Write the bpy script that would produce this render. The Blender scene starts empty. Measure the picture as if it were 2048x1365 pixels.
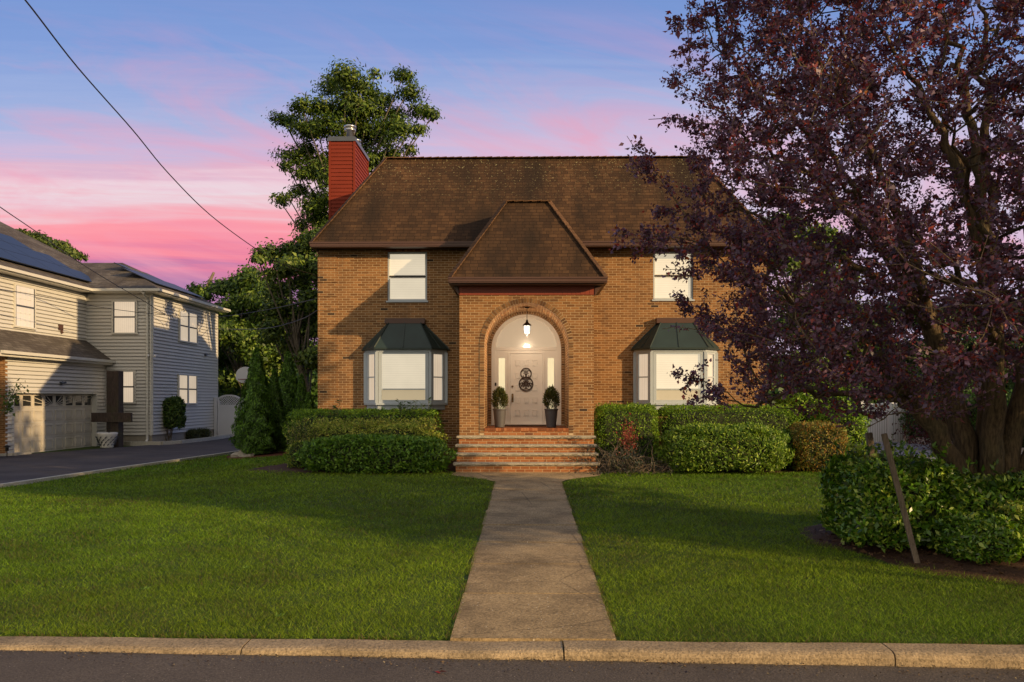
import bpy, math, random
import numpy as np
from mathutils import Vector
random.seed(7); rng = np.random.default_rng(11)
scene = bpy.context.scene
R = math.radians
# ------------------------------------------------------------------ camera
CAMZ = 2.02; F = 1635.0; YAW = R(0.9); CXP = 1024.0; HOR = 798.0
cam = bpy.data.cameras.new("camera"); camo = bpy.data.objects.new("camera", cam)
scene.collection.objects.link(camo); scene.camera = camo
cam.sensor_width = 36; cam.lens = F/2048*36; cam.shift_y = (HOR-682.5)/2048
cam.clip_end = 3000; cam.clip_start = .05
camo.location = (0, 0, CAMZ); camo.rotation_euler = (R(90), 0, YAW)
scene.render.resolution_x = 1024; scene.render.resolution_y = 682
# ------------------------------------------------------------------ light
SUN = Vector((3.15, -2.15, 0.98)).normalized()
sl = bpy.data.lights.new("sun", 'SUN'); slo = bpy.data.objects.new("sun", sl)
scene.collection.objects.link(slo); slo.location = (20, -20, 20)
sl.energy = 5.0; sl.angle = R(0.6); sl.color = (1.0, .70, .36)
slo.rotation_euler = (-SUN).to_track_quat('-Z', 'Y').to_euler()
def lin(r, g, b):
    f = lambda v: (v/255/12.92 if v/255 <= .04045 else ((v/255+.055)/1.055)**2.4)
    return (f(r), f(g), f(b), 1)
w = bpy.data.worlds.new("World"); scene.world = w; w.use_nodes = True
nt = w.node_tree; N = nt.nodes; L = nt.links; N.clear()
def wn(t, **k):
    n = N.new(t)
    for a, b in k.items(): setattr(n, a, b)
    return n
out = wn('ShaderNodeOutputWorld'); bg = wn('ShaderNodeBackground'); L.new(bg.outputs[0], out.inputs[0])
tc = wn('ShaderNodeTexCoord'); sep = wn('ShaderNodeSeparateXYZ'); L.new(tc.outputs['Generated'], sep.inputs[0])
def wm(op, a, b=None, c=None):
    n = wn('ShaderNodeMath', operation=op)
    for i, v in enumerate((a, b, c)):
        if v is None: continue
        if isinstance(v, (int, float)): n.inputs[i].default_value = v
        else: L.new(v, n.inputs[i])
    return n.outputs[0]
def wnoise(sx, sz, scale, detail, rough=.5, off=0):
    mp = wn('ShaderNodeMapping'); mp.inputs['Scale'].default_value = (sx, sx, sz); mp.inputs['Location'].default_value = (off, off*.7, off*1.3)
    L.new(tc.outputs['Generated'], mp.inputs[0])
    n = wn('ShaderNodeTexNoise'); n.inputs['Scale'].default_value = scale; n.inputs['Detail'].default_value = detail; n.inputs['Roughness'].default_value = rough
    n.inputs['Distortion'].default_value = .6
    L.new(mp.outputs[0], n.inputs['Vector']); return n.outputs['Fac']
ysafe = wm('MAXIMUM', sep.outputs['Y'], .12)
el = wm('DIVIDE', sep.outputs['Z'], ysafe); az = wm('DIVIDE', sep.outputs['X'], ysafe)     # straight cloud bands converge sideways like real streets of cloud
def cnoise(sx, sz, detail, rough, tilt=0, off=0, dist=.5):
    cb = wn('ShaderNodeCombineXYZ'); L.new(wm('MULTIPLY', az, sx), cb.inputs[0]); L.new(wm('MULTIPLY', wm('ADD', el, wm('MULTIPLY', az, tilt)), sz), cb.inputs[1]); cb.inputs[2].default_value = off
    n = wn('ShaderNodeTexNoise'); n.inputs['Scale'].default_value = 1; n.inputs['Detail'].default_value = detail; n.inputs['Roughness'].default_value = rough; n.inputs['Distortion'].default_value = dist
    L.new(cb.outputs[0], n.inputs['Vector']); return n.outputs['Fac']
n1 = cnoise(2.2, 9, 4, .5, .06, 3.1); n2 = cnoise(3.0, 60, 5, .6, .03, 8.7); n3 = cnoise(2.6, 11, 6, .62, .30, 14.4, 1.0)
zz = wm('ADD', el, wm('MULTIPLY', wm('SUBTRACT', n1, .5), .055))
zz = wm('ADD', zz, wm('MULTIPLY', wm('SUBTRACT', n2, .5), .075))
ramp = wn('ShaderNodeValToRGB'); L.new(zz, ramp.inputs[0])
stops = [(0, (150, 110, 158)), (.130, (152, 98, 156)), (.155, (165, 100, 156)), (.172, (222, 112, 148)), (.190, (246, 128, 146)), (.212, (250, 146, 156)),
         (.228, (240, 180, 188)), (.246, (232, 212, 218)), (.266, (234, 202, 212)), (.284, (219, 176, 198)), (.305, (196, 178, 212)), (.335, (168, 176, 216)),
         (.370, (150, 168, 215)), (.440, (124, 152, 210)), (.52, (110, 142, 203)), (1, (84, 122, 186))]
cr = ramp.color_ramp
while len(cr.elements) < len(stops): cr.elements.new(.5)
for e, (p, c) in zip(cr.elements, stops): e.position = p; e.color = lin(*c)
# pink wisps higher up
wr = wn('ShaderNodeValToRGB'); L.new(n3, wr.inputs[0]); wr.color_ramp.elements[0].position = .47; wr.color_ramp.elements[1].position = .70
band = wn('ShaderNodeMapRange'); L.new(el, band.inputs[0]); band.inputs[1].default_value = .50; band.inputs[2].default_value = .30
band.inputs[3].default_value = 0; band.inputs[4].default_value = .62
mx = wn('ShaderNodeMix', data_type='RGBA'); L.new(wm('MULTIPLY', wr.outputs[0], band.outputs[0]), mx.inputs[0])
L.new(ramp.outputs[0], mx.inputs[6]); mx.inputs[7].default_value = lin(238, 152, 174)
sky = wn('ShaderNodeTexSky', sky_type='NISHITA'); sky.sun_disc = False
sky.sun_elevation = math.asin(SUN.z); sky.sun_rotation = math.atan2(SUN.x, SUN.y)
ad = wn('ShaderNodeMix', data_type='RGBA', blend_type='ADD'); ad.inputs[0].default_value = .012
L.new(mx.outputs[2], ad.inputs[6]); L.new(sky.outputs[0], ad.inputs[7])
bk = wn('ShaderNodeMapRange'); bk.inputs[1].default_value = .15; bk.inputs[2].default_value = -.45; bk.inputs[3].default_value = 0; bk.inputs[4].default_value = .9
L.new(sep.outputs['Y'], bk.inputs[0])
rt = wn('ShaderNodeMapRange'); rt.interpolation_type = 'SMOOTHSTEP'; L.new(az, rt.inputs[0]); rt.inputs[1].default_value = -.30; rt.inputs[2].default_value = .15; rt.inputs[3].default_value = 0; rt.inputs[4].default_value = .82
hz = wn('ShaderNodeMapRange'); hz.interpolation_type = 'SMOOTHSTEP'; L.new(el, hz.inputs[0]); hz.inputs[1].default_value = .42; hz.inputs[2].default_value = .28; hz.inputs[3].default_value = 0; hz.inputs[4].default_value = 1
pr0 = wn('ShaderNodeMix', data_type='RGBA'); L.new(wm('MULTIPLY', rt.outputs[0], hz.outputs[0]), pr0.inputs[0]); L.new(ramp.outputs[0], pr0.inputs[6]); pr0.inputs[7].default_value = lin(206, 194, 222)
L.new(pr0.outputs[2], mx.inputs[6])
mb_ = wn('ShaderNodeMix', data_type='RGBA'); L.new(bk.outputs[0], mb_.inputs[0]); L.new(ad.outputs[2], mb_.inputs[6]); mb_.inputs[7].default_value = (.90, .80, .64, 1)
L.new(mb_.outputs[2], bg.inputs[0]); bg.inputs[1].default_value = 1.0
vs = scene.view_settings; vs.view_transform = 'Standard'; vs.look = 'None'; vs.gamma = 1; vs.exposure = 0.0; vs.use_curve_mapping = False
scene.render.engine = 'CYCLES'; scene.cycles.max_bounces = 6; scene.cycles.transparent_max_bounces = 8
scene.cycles.use_denoising = True; scene.cycles.adaptive_threshold = .006; scene.cycles.sample_clamp_indirect = 3.0; scene.cycles.caustics_reflective = False
# ------------------------------------------------------------------ helpers
def at(px, py, Y):                 # where a sight line through a picture point meets the depth Y
    cx = (px-CXP)/F; c = math.cos(YAW); s = math.sin(YAW)
    k = Y/(cx*s+c); return Vector((k*(cx*c-s), Y, CAMZ+k*(HOR-py)/F))
def X_(px, Y): return at(px, 0, Y).x
def Z_(py, Y, px=1024): return at(px, py, Y).z
def smooth(t): t = np.clip(t, 0, 1); return t*t*(3-2*t)
def T(x, y):                       # terrain height
    x = np.asarray(x, float); y = np.asarray(y, float); yk = y+.015*x
    base = .09+.0287*(np.clip(yk, 6.5, 18)-6.5)
    f = smooth((-x-5.0)/5.0)
    return base+f*(np.minimum(base, .15)-base)
def Tz(x, y): return float(T(x, y))
def tag(o, label=None, cat=None, group=None, kind=None):
    if label: o['label'] = label
    if cat: o['category'] = cat
    if group: o['group'] = group
    if kind: o['kind'] = kind
    return o
def thing(name, label, cat, loc, group=None):
    o = bpy.data.objects.new(name, None); scene.collection.objects.link(o); o.location = loc; o.empty_display_size = .2
    return tag(o, label, cat, group)
def wloc(o):
    v = Vector((0, 0, 0))
    while o: v = v+o.location; o = o.parent
    return v
def fin(me, name, mat, parent, origin, smooth_sh=False):
    o = bpy.data.objects.new(name, me); scene.collection.objects.link(o)
    if mat: me.materials.append(mat)
    org = wloc(parent) if parent else (Vector(origin) if origin is not None else Vector((0, 0, 0)))
    if parent: o.parent = parent
    else: o.location = org
    if org.length > 0:
        n = len(me.vertices); a = np.empty(n*3, np.float32); me.vertices.foreach_get('co', a)
        a = a.reshape(-1, 3)-np.array(org, np.float32); me.vertices.foreach_set('co', a.ravel()); me.update()
    if smooth_sh: me.shade_smooth()
    return o
class MB:
    def __init__(s): s.v = []; s.f = []
    def add(s, vs, fs):
        b = len(s.v); s.v += [tuple(v) for v in vs]; s.f += [tuple(b+i for i in f) for f in fs]; return s
    def poly(s, *p): return s.add(p, [tuple(range(len(p)))])
    def box(s, x0, x1, y0, y1, z0, z1):
        if x0 > x1: x0, x1 = x1, x0
        if y0 > y1: y0, y1 = y1, y0
        if z0 > z1: z0, z1 = z1, z0
        return s.add([(x0,y0,z0),(x1,y0,z0),(x1,y1,z0),(x0,y1,z0),(x0,y0,z1),(x1,y0,z1),(x1,y1,z1),(x0,y1,z1)],
                     [(0,3,2,1),(4,5,6,7),(0,1,5,4),(1,2,6,5),(2,3,7,6),(3,0,4,7)])
    def hexa(s, p):   # 8 points: bottom loop, top loop
        return s.add(p, [(0,3,2,1),(4,5,6,7),(0,1,5,4),(1,2,6,5),(2,3,7,6),(3,0,4,7)])
    def bar(s, a, b, w, h=None, up=(0,0,1)):
        a = Vector(a); b = Vector(b); d = (b-a).normalized(); h = h or w; up = Vector(up)
        if abs(d.dot(up)) > .98: up = Vector((0, 1, 0))
        sd = d.cross(up).normalized()*(w/2); u = sd.cross(d).normalized()*(h/2)
        return s.hexa([a-sd-u, a+sd-u, b+sd-u, b-sd-u, a-sd+u, a+sd+u, b+sd+u, b-sd+u])
    def tube(s, pts, rad, n=8, cap=True):
        pts = [Vector(p) for p in pts]; m = len(pts)
        if isinstance(rad, (int, float)): rad = [rad]*m
        b = len(s.v); ref = Vector((.31, .17, .93)).normalized(); prev = None
        for i, p in enumerate(pts):
            d = (pts[min(i+1, m-1)]-pts[max(i-1, 0)])
            d = d.normalized() if d.length > 1e-9 else Vector((0, 0, 1))
            if prev is None:
                u = d.cross(ref)
                if u.length < .1: u = d.cross(Vector((1, 0, 0)))
                u.normalize()
            else:
                u = prev-d*prev.dot(d)
                u = u.normalized() if u.length > 1e-6 else d.cross(ref).normalized()
            prev = u; w_ = d.cross(u)
            for k in range(n):
                a = 2*math.pi*k/n; s.v.append(tuple(p+(u*math.cos(a)+w_*math.sin(a))*rad[i]))
        for i in range(m-1):
            for k in range(n):
                k2 = (k+1) % n
                s.f.append((b+i*n+k, b+i*n+k2, b+(i+1)*n+k2, b+(i+1)*n+k))
        if cap:
            s.f.append(tuple(b+k for k in reversed(range(n)))); s.f.append(tuple(b+(m-1)*n+k for k in range(n)))
        return s
    def lathe(s, prof, c, n=20):
        b = len(s.v)
        for r, z in prof:
            for k in range(n):
                a = 2*math.pi*k/n; s.v.append((c[0]+r*math.cos(a), c[1]+r*math.sin(a), c[2]+z))
        for i in range(len(prof)-1):
            for k in range(n):
                k2 = (k+1) % n; s.f.append((b+i*n+k, b+i*n+k2, b+(i+1)*n+k2, b+(i+1)*n+k))
        s.f.append(tuple(b+k for k in reversed(range(n)))); s.f.append(tuple(b+(len(prof)-1)*n+k for k in range(n)))
        return s
    def torus(s, c, r, t, nx=(1,0,0), ny=(0,0,1), n=28, m=6, a0=0, a1=2*math.pi, r2=None):
        nx = Vector(nx); ny = Vector(ny); c = Vector(c); pts = []
        for i in range(n+1):
            a = a0+(a1-a0)*i/n; rr = r+((r2-r)*i/n if r2 is not None else 0)
            pts.append(c+nx*math.cos(a)*rr+ny*math.sin(a)*rr)
        return s.tube(pts, t, m)
    def build(s, name, mat, parent=None, origin=None, smooth=False, bevel=0):
        me = bpy.data.meshes.new(name); me.from_pydata(s.v, [], s.f); me.update()
        uv = me.uv_layers.new(name='UVMap'); Zu = Vector((0, 0, 1))
        for p in me.polygons:
            n = p.normal
            if abs(n.z) > .985: u = Vector((1, 0, 0)); v = Vector((0, 1, 0))
            else: u = Zu.cross(n).normalized(); v = n.cross(u)
            for li in p.loop_indices:
                co = me.vertices[me.loops[li].vertex_index].co; uv.data[li].uv = (co.dot(u), co.dot(v))
        o = fin(me, name, mat, parent, origin, smooth)
        if bevel:
            m = o.modifiers.new('bevel', 'BEVEL'); m.width = bevel; m.segments = 2; m.limit_method = 'ANGLE'
        return o
def np_mesh(name, V, nf, k, col=None, mat=None, parent=None, origin=None):
    me = bpy.data.meshes.new(name); V = np.asarray(V, np.float32)
    me.vertices.add(len(V)); me.vertices.foreach_set('co', V.ravel())
    me.loops.add(nf*k); me.loops.foreach_set('vertex_index', np.arange(nf*k, dtype=np.int32))
    me.polygons.add(nf); me.polygons.foreach_set('loop_start', np.arange(nf, dtype=np.int32)*k)
    me.update(calc_edges=True)
    if col is not None:
        a = me.attributes.new('tint', 'FLOAT_COLOR', 'FACE')
        a.data.foreach_set('color', np.concatenate([col, np.ones((nf, 1))], 1).astype(np.float32).ravel())
    return fin(me, name, mat, parent, origin)
def rvec(n):
    v = rng.normal(size=(n, 3)); return v/np.linalg.norm(v, axis=1)[:, None]
def palette(n, cols, jit=.2):
    cols = np.array(cols); i = rng.integers(0, len(cols), n); c = cols[i]*(1+jit*rng.normal(size=(n, 1)))
    return np.clip(c, .002, 1)
def leaves(name, P, size, cols, mat, parent=None, origin=None, aspect=.5, D=None, jit=.2, up=0.0, droop=.15, outn=None):
    n = len(P); P = np.asarray(P); d = rvec(n) if D is None else D
    d = d+np.array([0, 0, up]); d /= np.linalg.norm(d, axis=1)[:, None]
    r = rvec(n)
    if outn is not None:           # leaf faces look outward
        r = outn+.55*rvec(n)
        d = d-r*(np.sum(d*r, 1)/np.sum(r*r, 1))[:, None]; d /= np.linalg.norm(d, axis=1)[:, None]
    s = np.cross(d, r); s /= (np.linalg.norm(s, axis=1)[:, None]+1e-9)
    Lz = (size*(1+.35*rng.normal(size=n))).clip(size*.4, size*2)[:, None]
    nrm = np.cross(s, d)
    a = P; b = P+d*Lz*.45+s*Lz*aspect*.5+nrm*Lz*.08; c = P+d*Lz-nrm*Lz*droop; e = P+d*Lz*.45-s*Lz*aspect*.5+nrm*Lz*.08
    V = np.stack([a, b, c, e], 1).reshape(-1, 3)
    col = cols if isinstance(cols, np.ndarray) else palette(n, cols, jit)
    return np_mesh(name, V, n, 4, col, mat, parent, origin)
# ------------------------------------------------------------------ materials
def mat(name):
    m = bpy.data.materials.new(name); m.use_nodes = True; nt = m.node_tree
    return m, nt, nt.nodes['Principled BSDF'], nt.nodes['Material Output']
def nd(nt, t, ins=None, **k):
    n = nt.nodes.new(t)
    for a, b in k.items(): setattr(n, a, b)
    for a, b in (ins or {}).items():
        if isinstance(b, bpy.types.NodeSocket): nt.links.new(b, n.inputs[a])
        else: n.inputs[a].default_value = b
    return n
def mixc(nt, fac, a, b, mode='MIX'):
    n = nt.nodes.new('ShaderNodeMix'); n.data_type = 'RGBA'; n.blend_type = mode
    for i, v in ((0, fac), (6, a), (7, b)):
        if isinstance(v, bpy.types.NodeSocket): nt.links.new(v, n.inputs[i])
        else: n.inputs[i].default_value = v if i == 0 else (tuple(v)+(1,))[:4]
    return n.outputs[2]
def ramp_(nt, src, p0, p1, c0=(0,0,0,1), c1=(1,1,1,1)):
    n = nd(nt, 'ShaderNodeValToRGB', {0: src}); e = n.color_ramp.elements
    e[0].position = p0; e[1].position = p1; e[0].color = (tuple(c0)+(1,))[:4]; e[1].color = (tuple(c1)+(1,))[:4]; return n.outputs[0]
def noise(nt, scale, detail=3, rough=.55, vec=None, stretch=None):
    if vec is None: vec = nd(nt, 'ShaderNodeNewGeometry').outputs['Position']
    if stretch: vec = nd(nt, 'ShaderNodeMapping', {0: vec, 'Scale': stretch}).outputs[0]
    return nd(nt, 'ShaderNodeTexNoise', {'Vector': vec, 'Scale': scale, 'Detail': detail, 'Roughness': rough}).outputs['Fac']
def bump(nt, b, h, dist, strength=.6):
    n = nd(nt, 'ShaderNodeBump', {'Height': h, 'Distance': dist, 'Strength': strength}); nt.links.new(n.outputs[0], b.inputs['Normal']); return n
def plain(name, c, rough=.6, metal=0, var=.15, scale=6, emis=None, estr=0, bmp=0, spec=.5):
    m, nt, b, o = mat(name); c = tuple(c)
    f = noise(nt, scale, 4)
    col = mixc(nt, f, tuple(v*(1-var) for v in c), tuple(min(1, v*(1+var)) for v in c))
    nt.links.new(col, b.inputs['Base Color']); b.inputs['Roughness'].default_value = rough; b.inputs['Metallic'].default_value = metal
    b.inputs['Specular IOR Level'].default_value = spec
    if emis: b.inputs['Emission Color'].default_value = tuple(emis)+(1,); b.inputs['Emission Strength'].default_value = estr
    if bmp: bump(nt, b, noise(nt, scale*8, 4), bmp)
    return m
def brick_mat(name, c1, c2, mort, dark, W=.193, H=.0618, ms=.0062, stain=True):
    m, nt, b, o = mat(name)
    uv = nd(nt, 'ShaderNodeUVMap', uv_map='UVMap').outputs[0]
    br = nd(nt, 'ShaderNodeTexBrick', {'Vector': uv, 'Color1': (0,0,0,1), 'Color2': (1,1,1,1), 'Mortar': (.5,.5,.5,1), 'Scale': 1, 'Mortar Size': ms, 'Mortar Smooth': .35, 'Bias': 0, 'Brick Width': W, 'Row Height': H})
    r = nd(nt, 'ShaderNodeSeparateColor', {0: br.outputs['Color']}).outputs[0]
    col = mixc(nt, r, c1, c2)
    dk = ramp_(nt, r, .008, .016, (1,1,1), (0,0,0)); col = mixc(nt, dk, col, dark)
    n1 = noise(nt, 1.1, 4, .6); col = mixc(nt, .35, col, mixc(nt, n1, (.35,.3,.28), (1.5,1.35,1.15)), 'MULTIPLY')
    n2 = noise(nt, 55, 3, .7); col = mixc(nt, .5, col, mixc(nt, n2, (.45,.45,.45), (1.5,1.5,1.5)), 'MULTIPLY')
    mcol = mixc(nt, noise(nt, 9, 3), tuple(v*.7 for v in mort), mort)
    col = mixc(nt, br.outputs['Fac'], col, mcol)
    if stain:
        st = ramp_(nt, noise(nt, 1.0, 5, .65, stretch=(2.2, 2.2, .45)), .5, .72); col = mixc(nt, nd(nt, 'ShaderNodeMath', {0: st, 1: .4}, operation='MULTIPLY').outputs[0], col, (.09,.06,.045))
    nt.links.new(col, b.inputs['Base Color']); b.inputs['Roughness'].default_value = .88; b.inputs['Specular IOR Level'].default_value = .25
    h = nd(nt, 'ShaderNodeMath', {0: nd(nt, 'ShaderNodeMath', {0: 1.0, 1: br.outputs['Fac']}, operation='SUBTRACT').outputs[0], 1: nd(nt, 'ShaderNodeMath', {0: n2, 1: .25}, operation='MULTIPLY').outputs[0]}, operation='ADD').outputs[0]
    bump(nt, b, h, .008, .8)
    return m
def shingle_mat(name, cA, cB, streak, W=.17, H=.1, moss=None):
    m, nt, b, o = mat(name); uv = nd(nt, 'ShaderNodeUVMap', uv_map='UVMap').outputs[0]
    br = nd(nt, 'ShaderNodeTexBrick', {'Vector': uv, 'Color1': (0,0,0,1), 'Color2': (1,1,1,1), 'Mortar': (.0,.0,.0,1), 'Scale': 1, 'Mortar Size': .006, 'Mortar Smooth': .5, 'Bias': 0, 'Brick Width': W, 'Row Height': H})
    br.offset = .37; br.offset_frequency = 2; br.squash = 1.25; br.squash_frequency = 3
    r = nd(nt, 'ShaderNodeSeparateColor', {0: br.outputs['Color']}).outputs[0]
    col = mixc(nt, r, cA, cB)
    g = noise(nt, 60, 3, .7); col = mixc(nt, .5, col, mixc(nt, g, (.4,.4,.4), (1.6,1.6,1.6)), 'MULTIPLY')
    st = ramp_(nt, noise(nt, 1.0, 4, .6, stretch=(1.0, .3, .28)), .36, .62); col = mixc(nt, st, streak, col)
    if moss:
        z = nd(nt, 'ShaderNodeSeparateXYZ', {0: nd(nt, 'ShaderNodeNewGeometry').outputs['Position']}).outputs['Z']
        hz = nd(nt, 'ShaderNodeMapRange', {0: z, 1: moss-1.6, 2: moss}).outputs[0]
        sp = ramp_(nt, noise(nt, 22, 2, .5), .64, .69); col = mixc(nt, nd(nt, 'ShaderNodeMath', {0: sp, 1: hz}, operation='MULTIPLY').outputs[0], col, (.3,.26,.13))
    col = mixc(nt, nd(nt, 'ShaderNodeMath', {0: br.outputs['Fac'], 1: .75}, operation='MULTIPLY').outputs[0], col, (.015,.01,.008))
    nt.links.new(col, b.inputs['Base Color']); b.inputs['Roughness'].default_value = .95; b.inputs['Specular IOR Level'].default_value = .15
    saw = nd(nt, 'ShaderNodeMath', {0: nd(nt, 'ShaderNodeSeparateXYZ', {0: uv}).outputs['Y'], 1: H}, operation='DIVIDE')
    fr = nd(nt, 'ShaderNodeMath', {0: saw.outputs[0]}, operation='FRACT').outputs[0]
    inv = nd(nt, 'ShaderNodeMath', {0: 1.0, 1: fr}, operation='SUBTRACT').outputs[0]
    h = nd(nt, 'ShaderNodeMath', {0: inv, 1: nd(nt, 'ShaderNodeMath', {0: r, 1: .5}, operation='MULTIPLY').outputs[0]}, operation='ADD').outputs[0]
    h = nd(nt, 'ShaderNodeMath', {0: h, 1: g}, operation='ADD').outputs[0]
    bump(nt, b, h, .014, .9); return m
def leaf_mat(name, rough=.5, trans=.3, tint=(1, 1, .5), spec=.4):
    m, nt, b, o = mat(name); a = nd(nt, 'ShaderNodeAttribute', attribute_name='tint').outputs['Color']
    nt.links.new(a, b.inputs['Base Color']); b.inputs['Roughness'].default_value = rough; b.inputs['Specular IOR Level'].default_value = spec
    t = nd(nt, 'ShaderNodeBsdfTranslucent', {'Color': mixc(nt, 1.0, a, tint, 'MULTIPLY')}); ms = nd(nt, 'ShaderNodeMixShader', {0: trans, 1: b.outputs[0], 2: t.outputs[0]})
    nt.links.new(ms.outputs[0], o.inputs[0]); return m
def ground_mat(name, c1, c2, sp=None, scale=3, fine=120, bmp=.004, rough=.9, spp=(.70, .74), cracks=False):
    m, nt, b, o = mat(name)
    col = mixc(nt, ramp_(nt, noise(nt, scale, 6, .65), .3, .7), c1, c2)
    f = noise(nt, fine, 3, .7); col = mixc(nt, .7, col, mixc(nt, ramp_(nt, f, .3, .7), (.35,.35,.35), (1.7,1.7,1.7)), 'MULTIPLY')
    if sp:
        v = nd(nt, 'ShaderNodeTexVoronoi', {'Vector': nd(nt, 'ShaderNodeNewGeometry').outputs['Position'], 'Scale': fine*.7})
        k = ramp_(nt, v.outputs['Distance'], .12, .2, (1,1,1), (0,0,0))
        rs = nd(nt, 'ShaderNodeSeparateColor', {0: v.outputs['Color']}).outputs[0]; k2 = ramp_(nt, rs, spp[0], spp[1])
        col = mixc(nt, nd(nt, 'ShaderNodeMath', {0: k, 1: k2}, operation='MULTIPLY').outputs[0], col, sp)
    if cracks:
        vv = nd(nt, 'ShaderNodeTexVoronoi', {'Vector': nd(nt, 'ShaderNodeMapping', {0: nd(nt, 'ShaderNodeNewGeometry').outputs['Position'], 'Scale': (.35,.6,.5)}).outputs[0], 'Scale': 1.2}, feature='DISTANCE_TO_EDGE')
        k = ramp_(nt, vv.outputs['Distance'], .0, .006, (1,1,1), (0,0,0)); col = mixc(nt, nd(nt, 'ShaderNodeMath', {0: k, 1: .5}, operation='MULTIPLY').outputs[0], col, (.02,.017,.015))
    nt.links.new(col, b.inputs['Base Color']); b.inputs['Roughness'].default_value = rough; b.inputs['Specular IOR Level'].default_value = .25
    bump(nt, b, f, bmp, .9); return m
M = {}
M['brick'] = brick_mat('brick', (.175,.084,.034), (.34,.172,.068), (.62,.45,.26), (.05,.03,.02))
M['brick_step'] = brick_mat('brick_step', (.24,.085,.032), (.40,.165,.065), (.60,.43,.25), (.16,.06,.03), stain=False)
def island_mat(name, cs, bmp=.004):
    m, nt, b, o = mat(name); r = nd(nt, 'ShaderNodeNewGeometry').outputs['Random Per Island']; rp = nd(nt, 'ShaderNodeValToRGB', {0: r}); e = rp.color_ramp; e.interpolation = 'CONSTANT'
    while len(e.elements) < len(cs): e.elements.new(.5)
    for i, c in enumerate(cs): e.elements[i].position = i/len(cs); e.elements[i].color = tuple(c)+(1,)
    n2 = noise(nt, 50, 4, .7); nt.links.new(mixc(nt, .6, rp.outputs[0], mixc(nt, n2, (.4,.4,.4), (1.6,1.6,1.6)), 'MULTIPLY'), b.inputs['Base Color']); b.inputs['Roughness'].default_value = .88; b.inputs['Specular IOR Level'].default_value = .25
    bump(nt, b, n2, bmp); return m
M['brick_plain'] = island_mat('brick_plain', [(.16,.082,.035), (.23,.12,.05), (.285,.155,.068), (.19,.095,.04), (.26,.135,.057), (.12,.06,.03)])
M['brick_red'] = island_mat('brick_red', [(.30,.10,.04), (.40,.16,.07), (.25,.085,.035), (.36,.13,.05), (.20,.07,.03)])
M['mortar'] = plain('mortar', (.5,.38,.24), .95, var=.25, scale=20)
M['shingle'] = shingle_mat('shingle', (.060,.032,.018), (.132,.070,.034), (.036,.023,.015), moss=8.4)
M['shingle_cap'] = shingle_mat('shingle_cap', (.12,.062,.032), (.21,.11,.055), (.08,.045,.025), W=.3, H=.11)
M['shingle_grey'] = shingle_mat('shingle_grey', (.10,.085,.07), (.19,.165,.14), (.085,.07,.06), W=.25, H=.14)
M['brown'] = plain('brown_metal', (.085,.04,.028), .45, var=.1)
M['red_panel'] = plain('red_panel', (.26,.05,.022), .5, var=.12, scale=3)
M['red_siding'] = plain('red_siding', (.19,.030,.016), .75, var=.18, scale=2, spec=.15)
M['grey_metal'] = plain('grey_metal', (.11,.12,.14), .4, .6, .15)
M['steel'] = plain('steel', (.55,.55,.55), .3, .9, .15)
M['copper'] = plain('patina', (.016,.033,.031), .5, .1, .5, 2.5, bmp=.001)
M['copper_d'] = plain('patina_seam', (.03,.045,.042), .5, .3, .3, 4)
M['trim_grey'] = plain('trim_paint', (.42,.47,.52), .5, var=.08)
M['white_trim'] = plain('white_trim', (.72,.70,.66), .5, var=.06)
M['door'] = plain('door_paint', (.86,.83,.79), .38, var=.05, scale=2)
M['dark'] = plain('dark_iron', (.02,.017,.015), .45, .4, .2)
M['wreath'] = plain('wreath_bronze', (.06,.035,.025), .5, .3, .3)
M['brass'] = plain('brass', (.22,.14,.06), .35, .8, .2)
def shade_mat(name, c, e, s, stripes=None):
    m, nt, b, o = mat(name); uv = nd(nt, 'ShaderNodeUVMap', uv_map='UVMap').outputs[0]
    n = noise(nt, 1.4, 3, .5)
    col = mixc(nt, n, tuple(v*.86 for v in c), c); ec = mixc(nt, n, tuple(v*.72 for v in e), e)
    if stripes:
        wv = nd(nt, 'ShaderNodeTexWave', {'Vector': uv, 'Scale': stripes[1], 'Distortion': .3, 'Detail': 1}, bands_direction=stripes[0]).outputs['Fac']
        wv = ramp_(nt, wv, .0, .5, (.91,.90,.89), (1,1,1)); col = mixc(nt, 1, col, wv, 'MULTIPLY'); ec = mixc(nt, 1, ec, wv, 'MULTIPLY')
    nt.links.new(col, b.inputs['Base Color']); nt.links.new(ec, b.inputs['Emission Color']); b.inputs['Emission Strength'].default_value = s
    b.inputs['Roughness'].default_value = .25; b.inputs['Coat Weight'].default_value = .6; b.inputs['Coat Roughness'].default_value = .04
    return m
M['shade'] = shade_mat('lit_shade', (.42,.40,.36), (1,.86,.62), .70, ('Y', 7))
M['shade_warm'] = shade_mat('lit_shade_warm', (.38,.34,.30), (1,.79,.56), .70, ('X', 4))
M['pane_low'] = shade_mat('lit_pane_low', (.3,.26,.2), (1,.78,.45), .46)
M['sidelight'] = shade_mat('sidelight_glow', (.5,.45,.3), (1,.85,.50), .85)
M['transom'] = shade_mat('transom_glow', (.36,.32,.26), (1,.74,.47), .40)
M['siding'] = plain('cream_siding', (.60,.585,.55), .6, var=.07, scale=1.5)
M['lap_shade_dirt'] = plain('lap_shade_dirt', (.27,.26,.24), .9, var=.2, scale=3)
M['siding_trim'] = plain('siding_trim', (.62,.60,.54), .55, var=.05)
M['garage'] = plain('garage_door_paint', (.56,.51,.42), .6, var=.22, scale=2.5)
M['dark_glass'] = plain('dark_glass', (.03,.03,.03), .1, var=.1)
M['solar'] = plain('solar_glass', (.022,.028,.045), .42, 0, .1, spec=.25)
M['found'] = plain('foundation', (.30,.27,.22), .9, var=.2, scale=8, bmp=.004)
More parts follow.
